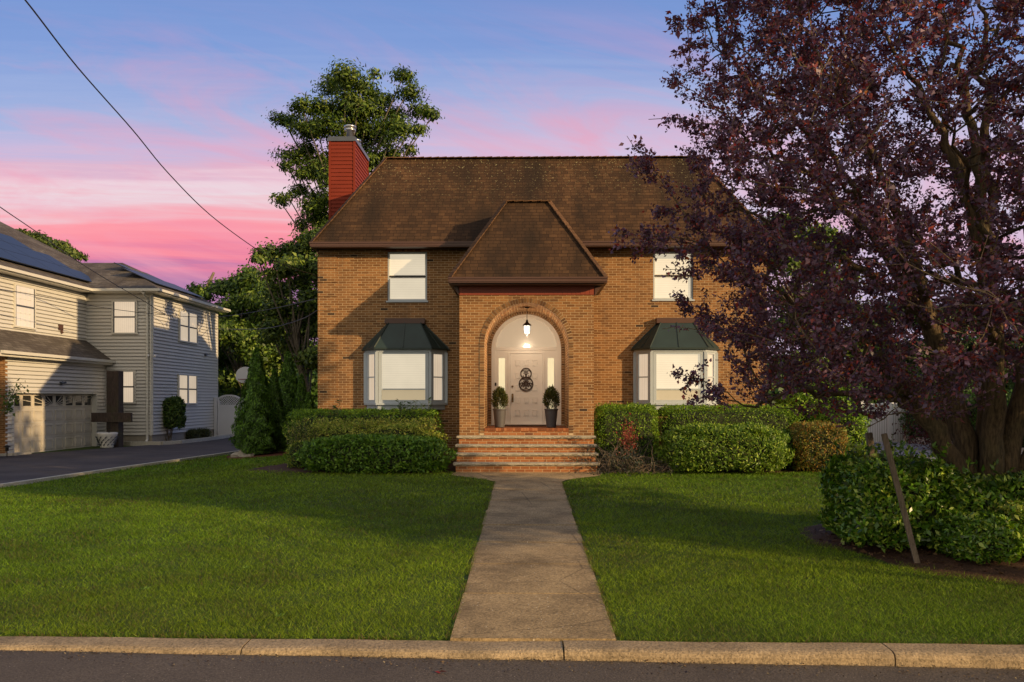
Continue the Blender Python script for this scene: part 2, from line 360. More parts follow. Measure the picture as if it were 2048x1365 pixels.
M['vinyl'] = plain('white_vinyl', (.60,.62,.68), .45, var=.05, scale=2)
M['tread'] = ground_mat('tread_stone', (.30,.26,.19), (.42,.37,.28), scale=6, fine=70, bmp=.012)
M['walk'] = ground_mat('walk_concrete', (.15,.105,.055), (.43,.305,.155), (.70,.62,.48), 1.6, 40, .008, spp=(.86,.9), cracks=True)
M['kerb'] = ground_mat('kerb_concrete', (.21,.155,.092), (.38,.28,.165), (.10,.07,.04), 2.5, 48, .012, spp=(.45,.55))
M['asphalt'] = ground_mat('asphalt', (.080,.064,.052), (.115,.092,.072), (.36,.31,.25), 1.2, 60, .006, spp=(.86,.9))
M['drive'] = ground_mat('driveway_asphalt', (.045,.040,.046), (.085,.074,.078), (.15,.14,.14), .8, 110, .003, spp=(.95,.97))
M['drive_r'] = ground_mat('driveway_grey', (.17,.16,.165), (.24,.225,.225), None, .8, 110, .003)
M['strip'] = ground_mat('strip_concrete', (.36,.34,.29), (.48,.45,.38), None, 3, 60, .006)
M['soil'] = ground_mat('lawn_soil', (.035,.060,.008), (.06,.09,.012), None, 2, 60, .01)
M['mulch'] = ground_mat('mulch', (.045,.024,.015), (.10,.052,.030), (.28,.16,.085), 5, 38, .02, spp=(.6,.7))
M['mulch_red'] = ground_mat('mulch_red', (.08,.024,.012), (.15,.045,.02), None, 5, 45, .02)
def bark_mat(name, c1, c2):
    m, nt, b, o = mat(name); n = noise(nt, 6, 6, .65, stretch=(6, 6, 1.2))
    col = mixc(nt, ramp_(nt, n, .35, .65), c1, c2)
    mo = ramp_(nt, noise(nt, 2.2, 4), .5, .7); col = mixc(nt, nd(nt, 'ShaderNodeMath', {0: mo, 1: .4}, operation='MULTIPLY').outputs[0], col, (.08,.085,.03))
    nt.links.new(col, b.inputs['Base Color']); b.inputs['Roughness'].default_value = .9; bump(nt, b, n, .03, 1); return m
M['bark'] = bark_mat('plum_bark', (.045,.030,.018), (.19,.13,.065))
M['bark_g'] = bark_mat('grey_bark', (.07,.055,.04), (.18,.15,.11))
M['wood'] = bark_mat('weathered_wood', (.13,.095,.065), (.24,.18,.13))
M['twig'] = bark_mat('plum_twig', (.13,.085,.05), (.33,.24,.13))
M['post'] = bark_mat('dark_post_wood', (.035,.024,.020), (.085,.058,.045))
M['leaf'] = leaf_mat('leaf'); M['leaf_plum'] = leaf_mat('plum_leaf', .48, .28, (1.7,.6,.5), .45); M['grass'] = leaf_mat('grass_blade', .55, .35, (1,1,.4), .3)
M['gloss_leaf'] = leaf_mat('gloss_leaf', .34, .25, (1,1,.4), .6)
# ------------------------------------------------------------------ the setting: ground, street, paths
def axis_pts(near0, near1, step, far):
    a = list(np.arange(near0, near1+1e-6, step)); return [-f for f in reversed(far)]+a+list(far)
xs = np.array([-1500, -600, -250, -120, -70, -45]+list(np.arange(-32, 30.1, .8))+[45, 70, 120, 250, 600, 1500])
ys = np.array([-1500, -600, -200, -80, -30, -6, 3, 6.0, 6.40, 6.50, 6.56]+list(np.arange(6.7, 20, .5))+list(np.arange(20, 60, 2))+[80, 120, 250, 600, 1500])
def sheet(name, xs, ys, off, matk, clipf=None):
    gx, gy = np.meshgrid(xs, ys); sk = np.where(np.abs(gx) < 32, gx, 32*np.sign(gx))
    yy = gy-.015*sk; z = T(gx, yy)
    z = np.where(gy < 6.53, np.where(gy < 6.45, -.12, .03), z)+off
    V = np.stack([gx, yy, z], -1).reshape(-1, 3); nx = len(xs); fs = []
    for j in range(len(ys)-1):
        for i in range(nx-1): a = j*nx+i; fs.append((a, a+1, a+nx+1, a+nx))
    mb = MB(); mb.v = [tuple(v) for v in V]; mb.f = fs
    return mb.build(name, M[matk], None, (0, 0, 0))
tag(sheet('ground', xs, ys, 0, 'soil'), kind='structure')
rd = MB(); rz = lambda x: .02-.008*max(-6, min(6, x))
for x0, x1 in [(-400, -40), (-40, -6), (-6, -2), (-2, 2), (2, 6), (6, 40), (40, 400)]:
    rd.poly((x0, -9, rz(x0)), (x1, -9, rz(x1)), (x1, 6.36-.015*max(-32, min(32, x1)), rz(x1)), (x0, 6.36-.015*max(-32, min(32, x0)), rz(x0)))
tag(rd.build('road', M['asphalt'], None, (0, 0, 0)), kind='structure')
# kerb: rounded concrete lengths with joints
kb = MB(); prof = [(6.26, -.05), (6.262, .045), (6.275, .072), (6.30, .086), (6.34, .092), (6.50, .096), (6.50, -.05)]
xk = -34.7; kb_i = 0
while xk < 34:
    ln = 2.5; x0 = xk+.006; x1 = xk+ln-.006; n = 12; b = len(kb.v); m = len(prof); jz = random.uniform(-.008, .008)
    for i in range(n+1):
        x = x0+(x1-x0)*i/n; wob = .006*math.sin(x*3.1)+.004*math.sin(x*7.7+1)+random.uniform(-.002, .002)
        for k, (py, pz) in enumerate(prof): kb.v.append((x, py-.015*x+(wob if k < 4 else 0), pz+(jz+wob*.4 if pz > .03 else 0)))
    for i in range(n):
        for k in range(m-1): kb.f.append((b+i*m+k, b+(i+1)*m+k, b+(i+1)*m+k+1, b+i*m+k+1))
    kb.f.append(tuple(b+k for k in range(m))); kb.f.append(tuple(b+n*m+k for k in reversed(range(m)))); xk += ln
tag(kb.build('kerb', M['kerb'], None, (0, 0, 0)), kind='structure')
# front walk: slabs with open joints, flaring out at the steps
wl = MB(); yj = [6.50, 7.87, 9.11, 10.3, 11.47, 12.7, 13.77, 15.0, 16.22]
WX0, WX1 = -.59, .73
def slab(x0, x1, y0, y1, x0b=None, x1b=None, t=.03):
    x0b = x0 if x0b is None else x0b; x1b = x1 if x1b is None else x1b
    za = Tz(0, y0)+t+random.uniform(-.004, .004); zb = Tz(0, y1)+t+random.uniform(-.004, .004)
    wl.hexa([(x0, y0, za-.1), (x1, y0, za-.1), (x1b, y1, zb-.1), (x0b, y1, zb-.1), (x0, y0, za), (x1, y0, za), (x1b, y1, zb), (x0b, y1, zb)])
for i in range(len(yj)-1):
    j = random.uniform(-.012, .012); slab(WX0+j, WX1+j, yj[i]+.014, yj[i+1]-.014, t=.018)
fl = [(16.22, -.60, .74), (16.5, -.80, .86), (16.8, -1.1, 1.15), (17.1, -1.45, 1.5), (17.3, -1.56, 1.62), (17.72, -1.58, 1.64)]
for (ya, a0, a1), (yb, b0, b1) in zip(fl, fl[1:]):
    za = Tz(0, ya)+.012; zb = Tz(0, yb)+.012
    wl.poly((a0, ya+(0.006 if ya < 16.3 else 0), za), (a1, ya+(0.006 if ya < 16.3 else 0), za), (b1, yb, zb), (b0, yb, zb))
tag(wl.build('front_walk', M['walk'], None, (0, 0, 0), bevel=0), kind='structure')
jm = MB()
for y_ in yj[1:]+[]:
    for k in range(12):
        x0 = WX0+.01+(WX1-WX0-.02)*k/12; x1 = WX0+.01+(WX1-WX0-.02)*(k+1)/12; j = .002*math.sin(k*2.7+y_); jm.box(x0, x1, y_-.013, y_+.013, Tz(0, y_)-.05, Tz(0, y_)+.008+j)
tag(jm.build('walk_joint_soil', M['mulch'], None, (0, 0, 0)), kind='structure')
# strips laid over the ground following its height
def over(name, polyL, polyR, off, matk, ny=None):
    mb = MB(); n = len(polyL); sub = 4
    P = []
    for i in range(n-1):
        for k in range(sub):
            t = k/sub; P.append([tuple(np.array(polyL[i])*(1-t)+np.array(polyL[i+1])*t), tuple(np.array(polyR[i])*(1-t)+np.array(polyR[i+1])*t)])
    P.append([polyL[-1], polyR[-1]]); m = 10
    for a, b in P:
        for k in range(m+1):
            x = a[0]+(b[0]-a[0])*k/m; y = a[1]+(b[1]-a[1])*k/m; mb.v.append((x, y, Tz(x, y)+off))
    for i in range(len(P)-1):
        for k in range(m): q = i*(m+1)+k; mb.f.append((q, q+1, q+m+2, q+m+1))
    return mb.build(name, M[matk], None, (0, 0, 0))
DR = [(-12.2, 6.6), (-11.6, 11), (-11.3, 14), (-11.05, 17), (-10.7, 21), (-10.25, 25), (-9.9, 28.3), (-10.3, 33), (-11.9, 39.5)]
DL = [(-19, 6.6), (-19, 11), (-19, 14), (-19, 17), (-19, 21), (-19, 24.8), (-16.75, 26.6), (-14.6, 33.3), (-14.4, 39.5)]
tag(over('driveway', DL, DR, .03, 'drive'), kind='structure')
def kerbline(pts, w, h, matk, name):
    mb = MB(); d = []
    for a, b in zip(pts, pts[1:]):
        a = Vector(a+(Tz(*a)+h/2-.03,)); b = Vector(b+(Tz(*b)+h/2-.03,)); ln = (b-a).length; n = max(1, int(ln/.9))
        for k in range(n):
            p = a.lerp(b, (k+.008)/n); q = a.lerp(b, (k+.992)/n); mb.bar(p, q, w, h)
    return mb.build(name, M[matk], None, (0, 0, 0))
tag(kerbline([(x+.05, y) for x, y in DR[:7]], .12, .11, 'strip', 'driveway_edging'), kind='structure')
tag(kerbline([(-16.7, 33.0), (-15.6, 32.25), (-14.5, 32.4), (-14.1, 33.2), (-13.95, 36), (-14.1, 39.3)], .14, .2, 'strip', 'bed_edging'), kind='structure')
tag(kerbline([(-18.4, 24.6), (-17.4, 25.2), (-16.6, 26.2), (-16.5, 27.0)], .14, .14, 'strip', 'garage_bed_edging'), kind='structure')
tag(over('side_driveway', [(9.6, 6.7), (9.6, 12), (9.8, 18), (10.2, 24), (10.4, 30)], [(13.6, 6.7), (13.6, 12), (13.6, 18), (13.6, 24), (13.9, 30)], .03, 'drive_r'), kind='structure')
tag(kerbline([(13.7, 6.8), (13.7, 12), (13.7, 18), (13.7, 24), (13.9, 30)], .15, .28, 'strip', 'side_driveway_kerb'), kind='structure')
# mulch beds
def blob(name, cx, cy, rx, ry, off, matk, n=40, p=2.0, jag=.06, hill=.0):
    mb = MB(); rings = 6; mb.v.append((cx, cy, Tz(cx, cy)+off+hill))
    for r in range(1, rings+1):
        for k in range(n):
            a = 2*math.pi*k/n; c, s = math.cos(a), math.sin(a); q = (abs(c)**p+abs(s)**p)**(-1/p)
            j = 1+jag*math.sin(5*a+cx)+jag*.6*math.sin(11*a+cy)+(random.uniform(-.015, .015))
            x = cx+rx*c*q*j*r/rings; y = cy+ry*s*q*j*r/rings; mb.v.append((x, y, Tz(x, y)+off+hill*(1-(r/rings)**2)-(.03 if r == rings else 0)))
    for k in range(n): mb.f.append((0, 1+k, 1+(k+1) % n))
    for r in range(rings-1):
        for k in range(n): a = 1+r*n; mb.f.append((a+k, a+n+k, a+n+(k+1) % n, a+(k+1) % n))
    return mb.build(name, M[matk], None, (0, 0, 0))
tag(blob('mulch_bed', 6.2, 10.35, 2.55, 2.2, .03, 'mulch', hill=.10), kind='structure')
tag(blob('front_bed', -3.4, 19.3, 3.3, 1.9, .02, 'mulch', p=3), kind='structure')
tag(blob('front_bed.001', 5.2, 19.4, 3.9, 1.75, .02, 'mulch', p=3), kind='structure')
tag(blob('evergreen_bed', -8.0, 27.0, 1.75, 2.9, .025, 'mulch_red', p=2.6), kind='structure')
tag(blob('side_bed', -14.45, 35.7, .5, 3.4, .05, 'mulch_red', p=3), kind='structure')
# fallen leaves and mulch chips on the bed
n = 2600; a = rng.uniform(0, 2*math.pi, n); r = np.sqrt(rng.uniform(0, 1, n)); px = 6.2+2.45*r*np.cos(a); py = 10.35+2.05*r*np.sin(a)
P = np.stack([px, py, T(px, py)+.03+.10*(1-r**2)+.012], 1); D = rvec(n)*np.array([1, 1, .25])
tag(leaves('leaf_litter', P, .045, [(.16,.085,.04), (.07,.03,.018), (.26,.16,.08), (.10,.035,.02), (.03,.015,.01)], M['leaf'], D=D, aspect=.7, outn=np.tile([0, 0, 1.], (n, 1))), kind='stuff')
# ------------------------------------------------------------------ grass
mulch_regions = [(6.2, 10.35, 2.46, 2.12), (-3.4, 19.3, 3.0, 1.75), (5.2, 19.4, 3.6, 1.6), (-8.0, 27.0, 1.6, 2.7)]
def lawn_ok(x, y):
    yk = y+.015*x; ok = yk > 6.53
    wz = np.interp(y, [6, 16.22, 16.5, 16.8, 17.1, 17.3, 17.8], [.67, .67, .83, 1.12, 1.47, 1.6, 1.6])
    edge = .02*np.sin(y*9)+.015*np.sin(y*23)
    ok &= ~((np.abs(x-.07) < wz+.012+edge*1.3) & (y < 17.75)); ok &= ~((np.abs(x-.03) < 1.6) & (y >= 17.7))
    for cx, cy, rx, ry in mulch_regions: ok &= (((x-cx)/rx)**2+((y-cy)/ry)**2 > 1+.08*np.sin(x*11+y*7))
    dr = np.interp(y, [p[1] for p in DR], [p[0] for p in DR]); ok &= x > dr+.12
    ok &= x < 9.55; ok &= ~((y > 20.3) & (x > -5.6))
    return ok
bl = []
for y0, y1, dens, h, wd in [(6.45, 8.0, 7500, .036, .0026), (8.0, 10, 5200, .038, .0034), (10, 13, 3200, .042, .0046), (13, 17, 1700, .045, .0065), (17, 21, 1000, .05, .010), (21, 27, 450, .06, .014)]:
    xl = -(y1*.68+2.2); xr = min(y1*.64+2.0, 9.6); xl = max(xl, -12.3); n = int((xr-xl)*(y1-y0)*dens)
    x = rng.uniform(xl, xr, n); y = rng.uniform(y0, y1, n); k = lawn_ok(x, y); x = x[k]; y = y[k]; n = len(x)
    clump = .5+.5*np.sin(x*3.1+1.7*np.sin(y*2.3))*np.sin(y*4.1+1.3*np.sin(x*1.9)); 
    hh = h*(.55+.6*rng.random(n))*(.75+.5*clump); tall = rng.random(n) < .012; hh = np.where(tall, hh*1.9, hh)
    a = rng.uniform(0, 2*math.pi, n); ln = hh*(.4+1.3*rng.random(n)); b = rng.uniform(0, 2*math.pi, n)
    z = T(x, y)-.004; ww = wd*(.7+.6*rng.random(n))
    p0 = np.stack([x-np.cos(b)*ww, y-np.sin(b)*ww, z], 1); p1 = np.stack([x+np.cos(b)*ww, y+np.sin(b)*ww, z], 1)
    mx_ = np.cos(a)*ln; my_ = np.sin(a)*ln; p2 = np.stack([x+mx_, y+my_, z+hh], 1)
    big = .6*np.sin(x*.9+2*np.sin(y*.5))*np.sin(y*.7+1.5*np.sin(x*.6))+.7*np.sin(x*2.7+2*np.sin(y*1.9))*np.sin(y*3.1+1.5*np.sin(x*2.2)); c = np.zeros((n, 3)); t = rng.random(n)[:, None]
    c = np.array([.045, .098, .005])*(1-t)+np.array([.235, .36, .017])*t; c *= (1+.25*big+.15*rng.normal(size=n))[:, None]
    c *= (1+.35*np.sin(x*.33+1.1*np.sin(y*.45)+2)[:, None]*np.array([.55, .25, .3])); dry = rng.random(n) < .06+.10*(big < -.5); c = np.where(dry[:, None], np.array([.16, .13, .05]), c)
    bl.append((np.stack([p0, p1, p2], 1), c))
# longer ragged blades and dry thatch along the kerb and the walk
n = 9000; e_ = rng.integers(0, 3, n); yy = rng.uniform(6.55, 16.2, n)
x = np.where(e_ == 0, rng.uniform(-6.5, 6.5, n), np.where(e_ == 1, WX0-rng.random(n)**2*.05, WX1+rng.random(n)**2*.05)); y = np.where(e_ == 0, 6.515-.015*x+rng.random(n)**2*.07, yy)
k = ~((e_ == 0) & (x > WX0) & (x < WX1)) & (np.sin(y*3.1+x*5)+.6*np.sin(y*9+x*13) > -.7); x, y, e_ = x[k], y[k], e_[k]; n = len(x)
dx = np.where(e_ == 0, rng.normal(size=n)*.6, np.where(e_ == 1, 1, -1)*rng.uniform(-.2, 1, n)); dy = np.where(e_ == 0, -rng.uniform(-.3, 1, n), rng.normal(size=n)*.6); hh = .02+.035*rng.random(n); ln = .02+.045*rng.random(n)
b = rng.uniform(0, 6.28, n); z = T(x, y)-.004; ww = .003; p0 = np.stack([x-np.cos(b)*ww, y-np.sin(b)*ww, z], 1); p1 = np.stack([x+np.cos(b)*ww, y+np.sin(b)*ww, z], 1); p2 = np.stack([x+dx*ln, y+dy*ln, z+hh], 1)
t = rng.random(n)[:, None]; c = np.array([.05, .10, .008])*(1-t)+np.array([.16, .24, .02])*t; c = np.where(rng.random((n, 1)) < .35, np.array([.20, .14, .06]), c); bl.append((np.stack([p0, p1, p2], 1), c))
V = np.concatenate([b[0] for b in bl]).reshape(-1, 3); C = np.clip(np.concatenate([b[1] for b in bl]), .003, 1)
print('grass blades', len(C)); tag(np_mesh('lawn_grass', V, len(C), 3, C, M['grass'], None, (0, 0, 0)), kind='stuff')
# ------------------------------------------------------------------ the brick house
GZ = .38; YW = 20.7
house = thing('brick_house', 'two storey tan brick house with steep brown hipped roof and arched entry', 'house', (0.4, YW, GZ))
HX0, HX1, YB = -5.24, 6.10, 31.2; WT = 5.84
W1 = (-3.49, -2.48, Z_(602, YW), Z_(503, YW)); W2 = (3.24, 4.25, Z_(600.5, YW), Z_(504, YW))
def wall_xz(mb, y, x0, x1, z0, z1, holes, depth=.1, flip=False):
    xx = sorted({x0, x1}|{h[0] for h in holes}|{h[1] for h in holes}); zz_ = sorted({z0, z1}|{h[2] for h in holes}|{h[3] for h in holes})
    for i in range(len(xx)-1):
        for j in range(len(zz_)-1):
            cx = (xx[i]+xx[i+1])/2; cz = (zz_[j]+zz_[j+1])/2
            if any(h[0] < cx < h[1] and h[2] < cz < h[3] for h in holes): continue
            mb.poly((xx[i], y, zz_[j]), (xx[i+1], y, zz_[j]), (xx[i+1], y, zz_[j+1]), (xx[i], y, zz_[j+1]))
    for a, b, c, d in holes:
        mb.poly((a, y, c), (a, y, d), (a, y+depth, d), (a, y+depth, c)); mb.poly((b, y, d), (b, y, c), (b, y+depth, c), (b, y+depth, d))
        mb.poly((a, y, d), (b, y, d), (b, y+depth, d), (a, y+depth, d)); mb.poly((b, y, c), (a, y, c), (a, y+depth, c), (b, y+depth, c))
wm_ = MB(); CX = .037
wall_xz(wm_, YW, HX0, HX1, GZ-.3, WT, [W1, W2, (-1.3, 1.4, GZ-.2, 4.3)])
wm_.poly((HX0, YB, GZ-.3), (HX0, YW, GZ-.3), (HX0, YW, WT), (HX0, YB, WT)); wm_.poly((HX1, YW, GZ-.3), (HX1, YB, GZ-.3), (HX1, YB, WT), (HX1, YW, WT))
wm_.poly((HX1, YB, GZ-.3), (HX0, YB, GZ-.3), (HX0, YB, WT), (HX1, YB, WT))
wm_.build('wall', M['brick'], house)
q = MB(); z = GZ+.02; s_ = .356
z = WT-.17
q.box(HX0-.018, -4.77, YW-.022, YW+.4, z+.016, WT-.005)
while z > GZ:
    q.box(HX0-.018, -4.77, YW-.022, YW+.4, max(GZ-.2, z-s_+.016), z); z -= s_
q.build('quoin', M['brick'], house)
# soldier courses over the upper windows
for a, b, c, d in (W1, W2):
    m_ = MB(); n = 16
    for i in range(n):
        x0 = a-.04+(b-a+.08)*i/n; m_.box(x0+.004, x0+(b-a+.08)/n-.004, YW-.006, YW+.05, d+.0, WT-.004)
    m_.build('lintel', M['brick_red'], house)
# main roof: steep hip cut off flat at the top
EX0, EX1, EY0, EY1, EZ, RZ, RUN = HX0-.10, HX1+.10, 20.32, YB+.35, 5.90, CAMZ+6.44, 1.6
def frustum(mb, x0, x1, y0, y1, z0, z1, r, top=True, back=True):
    a, b, c, d = (x0, y0, z0), (x1, y0, z0), (x1, y1, z0), (x0, y1, z0)
    rb = r if back else 0
    e, f, g, h = (x0+r, y0+r, z1), (x1-r, y0+r, z1), (x1-r, y1-rb, z1), (x0+r, y1-rb, z1)
    mb.poly(a, b, f, e); mb.poly(b, c, g, f); mb.poly(d, a, e, h)
    if back: mb.poly(c, d, h, g)
    if top: mb.poly(e, f, g, h)
    return (a, b, c, d, e, f, g, h)
rm = MB(); cn = frustum(rm, EX0, EX1, EY0, EY1, EZ, RZ, RUN); roof = rm.build('roof', M['shingle'], house)
def hipcap(pts, name, par, wdt=.13, step=.16, nrm=None):
    mb = MB()
    for a, b in pts:
        a = Vector(a); b = Vector(b); n = max(1, int((b-a).length/step)); d = (b-a)/n
        for i in range(n):
            p = a+d*i; q_ = a+d*(i+1.12)
            mb.bar(p+Vector((0, 0, .012+random.uniform(0, .006))), q_+Vector((0, 0, .03+random.uniform(0, .006))), wdt*random.uniform(.93, 1.05), .022)
    return mb.build(name, M['shingle_cap'], par)
hipcap([(cn[0], cn[4])], 'hip_cap', roof, .15); hipcap([(cn[1], cn[5])], 'hip_cap', roof, .15)
rdg = hipcap([(cn[4], cn[5])], 'ridge_cap', roof, .16, .2)
rv = MB(); vp = at(904, 318, 22.4); rv.lathe([(.13, -.1), (.15, .02), (.14, .06), (.08, .10), (.0, .105)], (vp.x, 22.3, RZ-.02), 16); rv.build('roof_vent', M['brown'], house, smooth=True)
def gutter_run(mb, x0, x1, y0, ztop):
    # stepped ogee gutter: three stacked lips
    mb.box(x0, x1, y0, y0+.11, ztop-.035, ztop); mb.box(x0+.012, x1-.012, y0+.018, y0+.11, ztop-.10, ztop-.035); mb.box(x0+.02, x1-.02, y0+.035, y0+.11, ztop-.125, ztop-.10)
g = MB(); gutter_run(g, EX0-.02, EX1+.02, EY0-.09, EZ+.02); g.box(EX0-.02, EX0+.06, EY0+.025, EY1, EZ-.1, EZ+.015); g.box(EX1-.06, EX1+.02, EY0+.025, EY1, EZ-.1, EZ+.015)
g.build('gutter', M['brown'], house)
g = MB(); g.box(EX0+.03, EX1-.03, EY0+.05, EY1-.05, EZ-.09, EZ-.004); g.box(EX0+.03, EX1-.03, YW-.1, YW-.012, WT-.02, EZ-.09); g.build('soffit', M['brown'], house)
# upper windows
def sash_window(par, a, b, c, d, y, fr=.045, frame_m='trim_grey', name='window', depth=.06, shade='shade', mid=.5, bar_t=.035):
    f = MB(); f.box(a, a+fr, y, y+depth, c, d); f.box(b-fr, b, y, y+depth, c, d); f.box(a+fr, b-fr, y, y+depth, d-fr, d); f.box(a+fr, b-fr, y-.03, y+depth, c, c+fr)
    w_ = f.build(name, M[frame_m], par)
    zm = c+(d-c)*mid; s = MB(); s.box(a+fr, b-fr, y+.008, y+.045, zm-bar_t/2, zm+bar_t/2); s.build('meeting_rail', M['dark' if bar_t < .04 else frame_m], w_)
    for z0, z1, dy in ((zm+bar_t/2, d-fr, .02), (c+fr, zm-bar_t/2, .032)):
        p = MB(); p.poly((a+fr, y+dy+.01, z0), (b-fr, y+dy+.01, z0), (b-fr, y+dy+.01, z1), (a+fr, y+dy+.01, z1)); p.build('pane', M[shade], w_)
        s = MB(); t = .022; s.box(a+fr, a+fr+t, y+dy-.01, y+dy+.008, z0, z1); s.box(b-fr-t, b-fr, y+dy-.01, y+dy+.008, z0, z1); s.box(a+fr+t, b-fr-t, y+dy-.01, y+dy+.008, z1-t, z1); s.box(a+fr+t, b-fr-t, y+dy-.01, y+dy+.008, z0, z0+t)
        s.build('sash', M['white_trim'], w_)
    return w_
for W_ in (W1, W2):
    w_ = sash_window(house, W_[0]+.006, W_[1]-.006, W_[2]+.006, W_[3]-.006, YW+.035, .03)
    s = MB(); s.box(W_[0]-.03, W_[1]+.03, YW-.035, YW+.03, W_[2]-.035, W_[2]+.004); s.build('sill', M['trim_grey'], w_)
# bay windows with patinated copper roofs
def bay(cx):
    dp = .42; wl_, fr_ = 1.03, .665; y1 = YW; y0 = YW-dp
    z0, zs, zh = CAMZ-.27, CAMZ-.125, CAMZ+1.165
    bx = thing('bay_window', None, None, (0, 0, 0)); bx.parent = house; bx.location = Vector((cx, YW, z0))-house.location; del_ = bx
    P = [(cx-wl_, y1), (cx-fr_, y0), (cx+fr_, y0), (cx+wl_, y1)]
    def prism(mb, pts, za, zb, grow=0):
        c_ = Vector((cx, y1)); n = len(pts); lo = []; 
        for i, (x, y) in enumerate(pts):
            gx_ = grow*(1 if x > cx else -1); lo.append((x+gx_*(1.2 if i in (0, 3) else .6), y-(grow if i in (1, 2) else 0)))
        b = len(mb.v); mb.v += [(x, y, za) for x, y in lo]+[(x, y, zb) for x, y in lo]
        for i in range(n-1): mb.f.append((b+i, b+i+1, b+n+i+1, b+n+i))
        mb.f.append(tuple(b+i for i in reversed(range(n)))); mb.f.append(tuple(b+n+i for i in range(n)))
    m_ = MB(); prism(m_, P, z0, zs-.03, -.03); m_.build('apron', M['trim_grey'], bx)
    m_ = MB(); prism(m_, P, zs-.03, zs+.02, .03); m_.build('sill', M['trim_grey'], bx)
    m_ = MB(); prism(m_, P, zh, zh+.07, .015); m_.build('head', M['trim_grey'], bx)
    for x, y in P: m_ = MB(); m_.box(x-.035, x+.035, y-(.02 if y < y1 else .04), y+(.05 if y < y1 else -.004), zs+.02, zh); m_.build('corner_post', M['trim_grey'], bx)
    def face(A, B, nm, mid, shade, low=None):
        A = Vector((A[0], A[1], 0)); B = Vector((B[0], B[1], 0)); d = (B-A).normalized(); nrm = Vector((d.y, -d.x, 0)); Lf = (B-A).length
        def bx_(mb, u0, u1, za, zb, o0, o1):
            pp = [A+d*u0-nrm*o0, A+d*u1-nrm*o0, A+d*u1-nrm*o1, A+d*u0-nrm*o1]
            mb.hexa([(p.x, p.y, za) for p in pp]+[(p.x, p.y, zb) for p in pp])
        e = .045; t = .075
        f = MB(); bx_(f, e, e+t, zs+.02, zh, 0, .06); bx_(f, Lf-e-t, Lf-e, zs+.02, zh, 0, .06); bx_(f, e+t, Lf-e-t, zs+.02, zs+.095, 0, .06); bx_(f, e+t, Lf-e-t, zh-.05, zh, 0, .06)
        fo = f.build('window', M['trim_grey'], bx)
        u0, u1, v0, v1 = e+t, Lf-e-t, zs+.095, zh-.05; vm = v0+(v1-v0)*mid
        r = MB(); bx_(r, u0, u1, vm-.014, vm+.014, -.0, .05); r.build('rail', M['trim_grey'], fo)
        for za, zb, mt in ((vm+.014, v1, shade), (v0, vm-.014, low or shade)):
            p = MB(); pa = A+d*u0-nrm*.04; pb = A+d*u1-nrm*.04; p.poly((pa.x, pa.y, za), (pb.x, pb.y, za), (pb.x, pb.y, zb), (pa.x, pa.y, zb)); p.build('pane', M[mt], fo)
    face(P[0], P[1], 'side', .5, 'shade_warm'); face(P[1], P[2], 'front', .235, 'shade', 'pane_low'); face(P[2], P[3], 'side', .5, 'shade_warm')
    # roof
    zr0 = zh+.07; zr1 = CAMZ+1.90; o = .08; q0 = [(cx-wl_-.06, y1-.004), (cx-fr_-.05, y0-o), (cx+fr_+.05, y0-o), (cx+wl_+.06, y1-.004)]
    q1 = [(cx-.45, y1-.004), (cx-.40, y1-.19), (cx+.40, y1-.19), (cx+.45, y1-.004)]
    m_ = MB(); v = [(x, y, zr0+.03) for x, y in q0]+[(x, y, zr1) for x, y in q1]+[(x, y, zr0) for x, y in q0]
    m_.add(v, [(0, 1, 5, 4), (1, 2, 6, 5), (2, 3, 7, 6), (4, 5, 6, 7), (8, 9, 1, 0), (9, 10, 2, 1), (10, 11, 3, 2), (11, 10, 9, 8)])
    rf = m_.build('bay_roof', M['copper'], bx)
    s = MB(); u = Vector((0, 0, .012))
    for A, B in ((v[1], v[5]), (v[2], v[6]), (v[0], v[4]), (v[3], v[7]), (((v[1][0]+v[2][0])/2, v[1][1], v[1][2]), ((v[5][0]+v[6][0])/2, v[5][1], v[5][2]))):
        A = Vector(A); B = Vector(B); s = MB(); s.bar(A+u, B+u, .02, .03); s.build('seam', M['copper_d'], rf)
    for tt in (.5,):
        for (i, j, k, l) in ((0, 1, 5, 4), (2, 3, 7, 6)):
            A = (Vector(v[i])+Vector(v[j]))/2; B = (Vector(v[l])+Vector(v[k]))/2; s = MB(); s.bar(A+u, B+u, .014, .02); s.build('seam', M['copper_d'], rf)
    s = MB(); prism(s, P, zr0-.012, zr0+.02, .085); s.build('drip_edge', M['copper_d'], rf)
    s = MB(); s.box(cx-.50, cx+.50, y1-.2, y1-.003, zr1-.005, zr1+.125); s.build('roof_cap', M['brown'], rf)
    return bx
bay(-3.02); bay(3.80)
# porch
PX0, PX1, PY = -1.514, 1.595, 18.9; AR = .977; SPZ = CAMZ+1.243; LZ = CAMZ-.68; PT = CAMZ+2.40
pw = MB(); pw.poly((PX0, PY, GZ), (CX-AR, PY, GZ), (CX-AR, PY, SPZ), (PX0, PY, SPZ)); pw.poly((CX+AR, PY, GZ), (PX1, PY, GZ), (PX1, PY, SPZ), (CX+AR, PY, SPZ))
nA = 28; arc = [(CX-AR*math.cos(math.pi*i/nA), SPZ+AR*math.sin(math.pi*i/nA)) for i in range(nA+1)]
bx_x = [PX0+(PX1-PX0)*i/nA for i in range(nA+1)]
bx_x[0] = PX0; 
for i in range(nA):
    pw.poly((arc[i][0], PY, arc[i][1]), (arc[i+1][0], PY, arc[i+1][1]), (bx_x[i+1], PY, PT), (bx_x[i], PY, PT))
pw.poly((PX0, PY, SPZ), (arc[0][0], PY, SPZ), (PX0, PY, PT)); pw.poly((arc[-1][0], PY, SPZ), (PX1, PY, SPZ), (PX1, PY, PT))
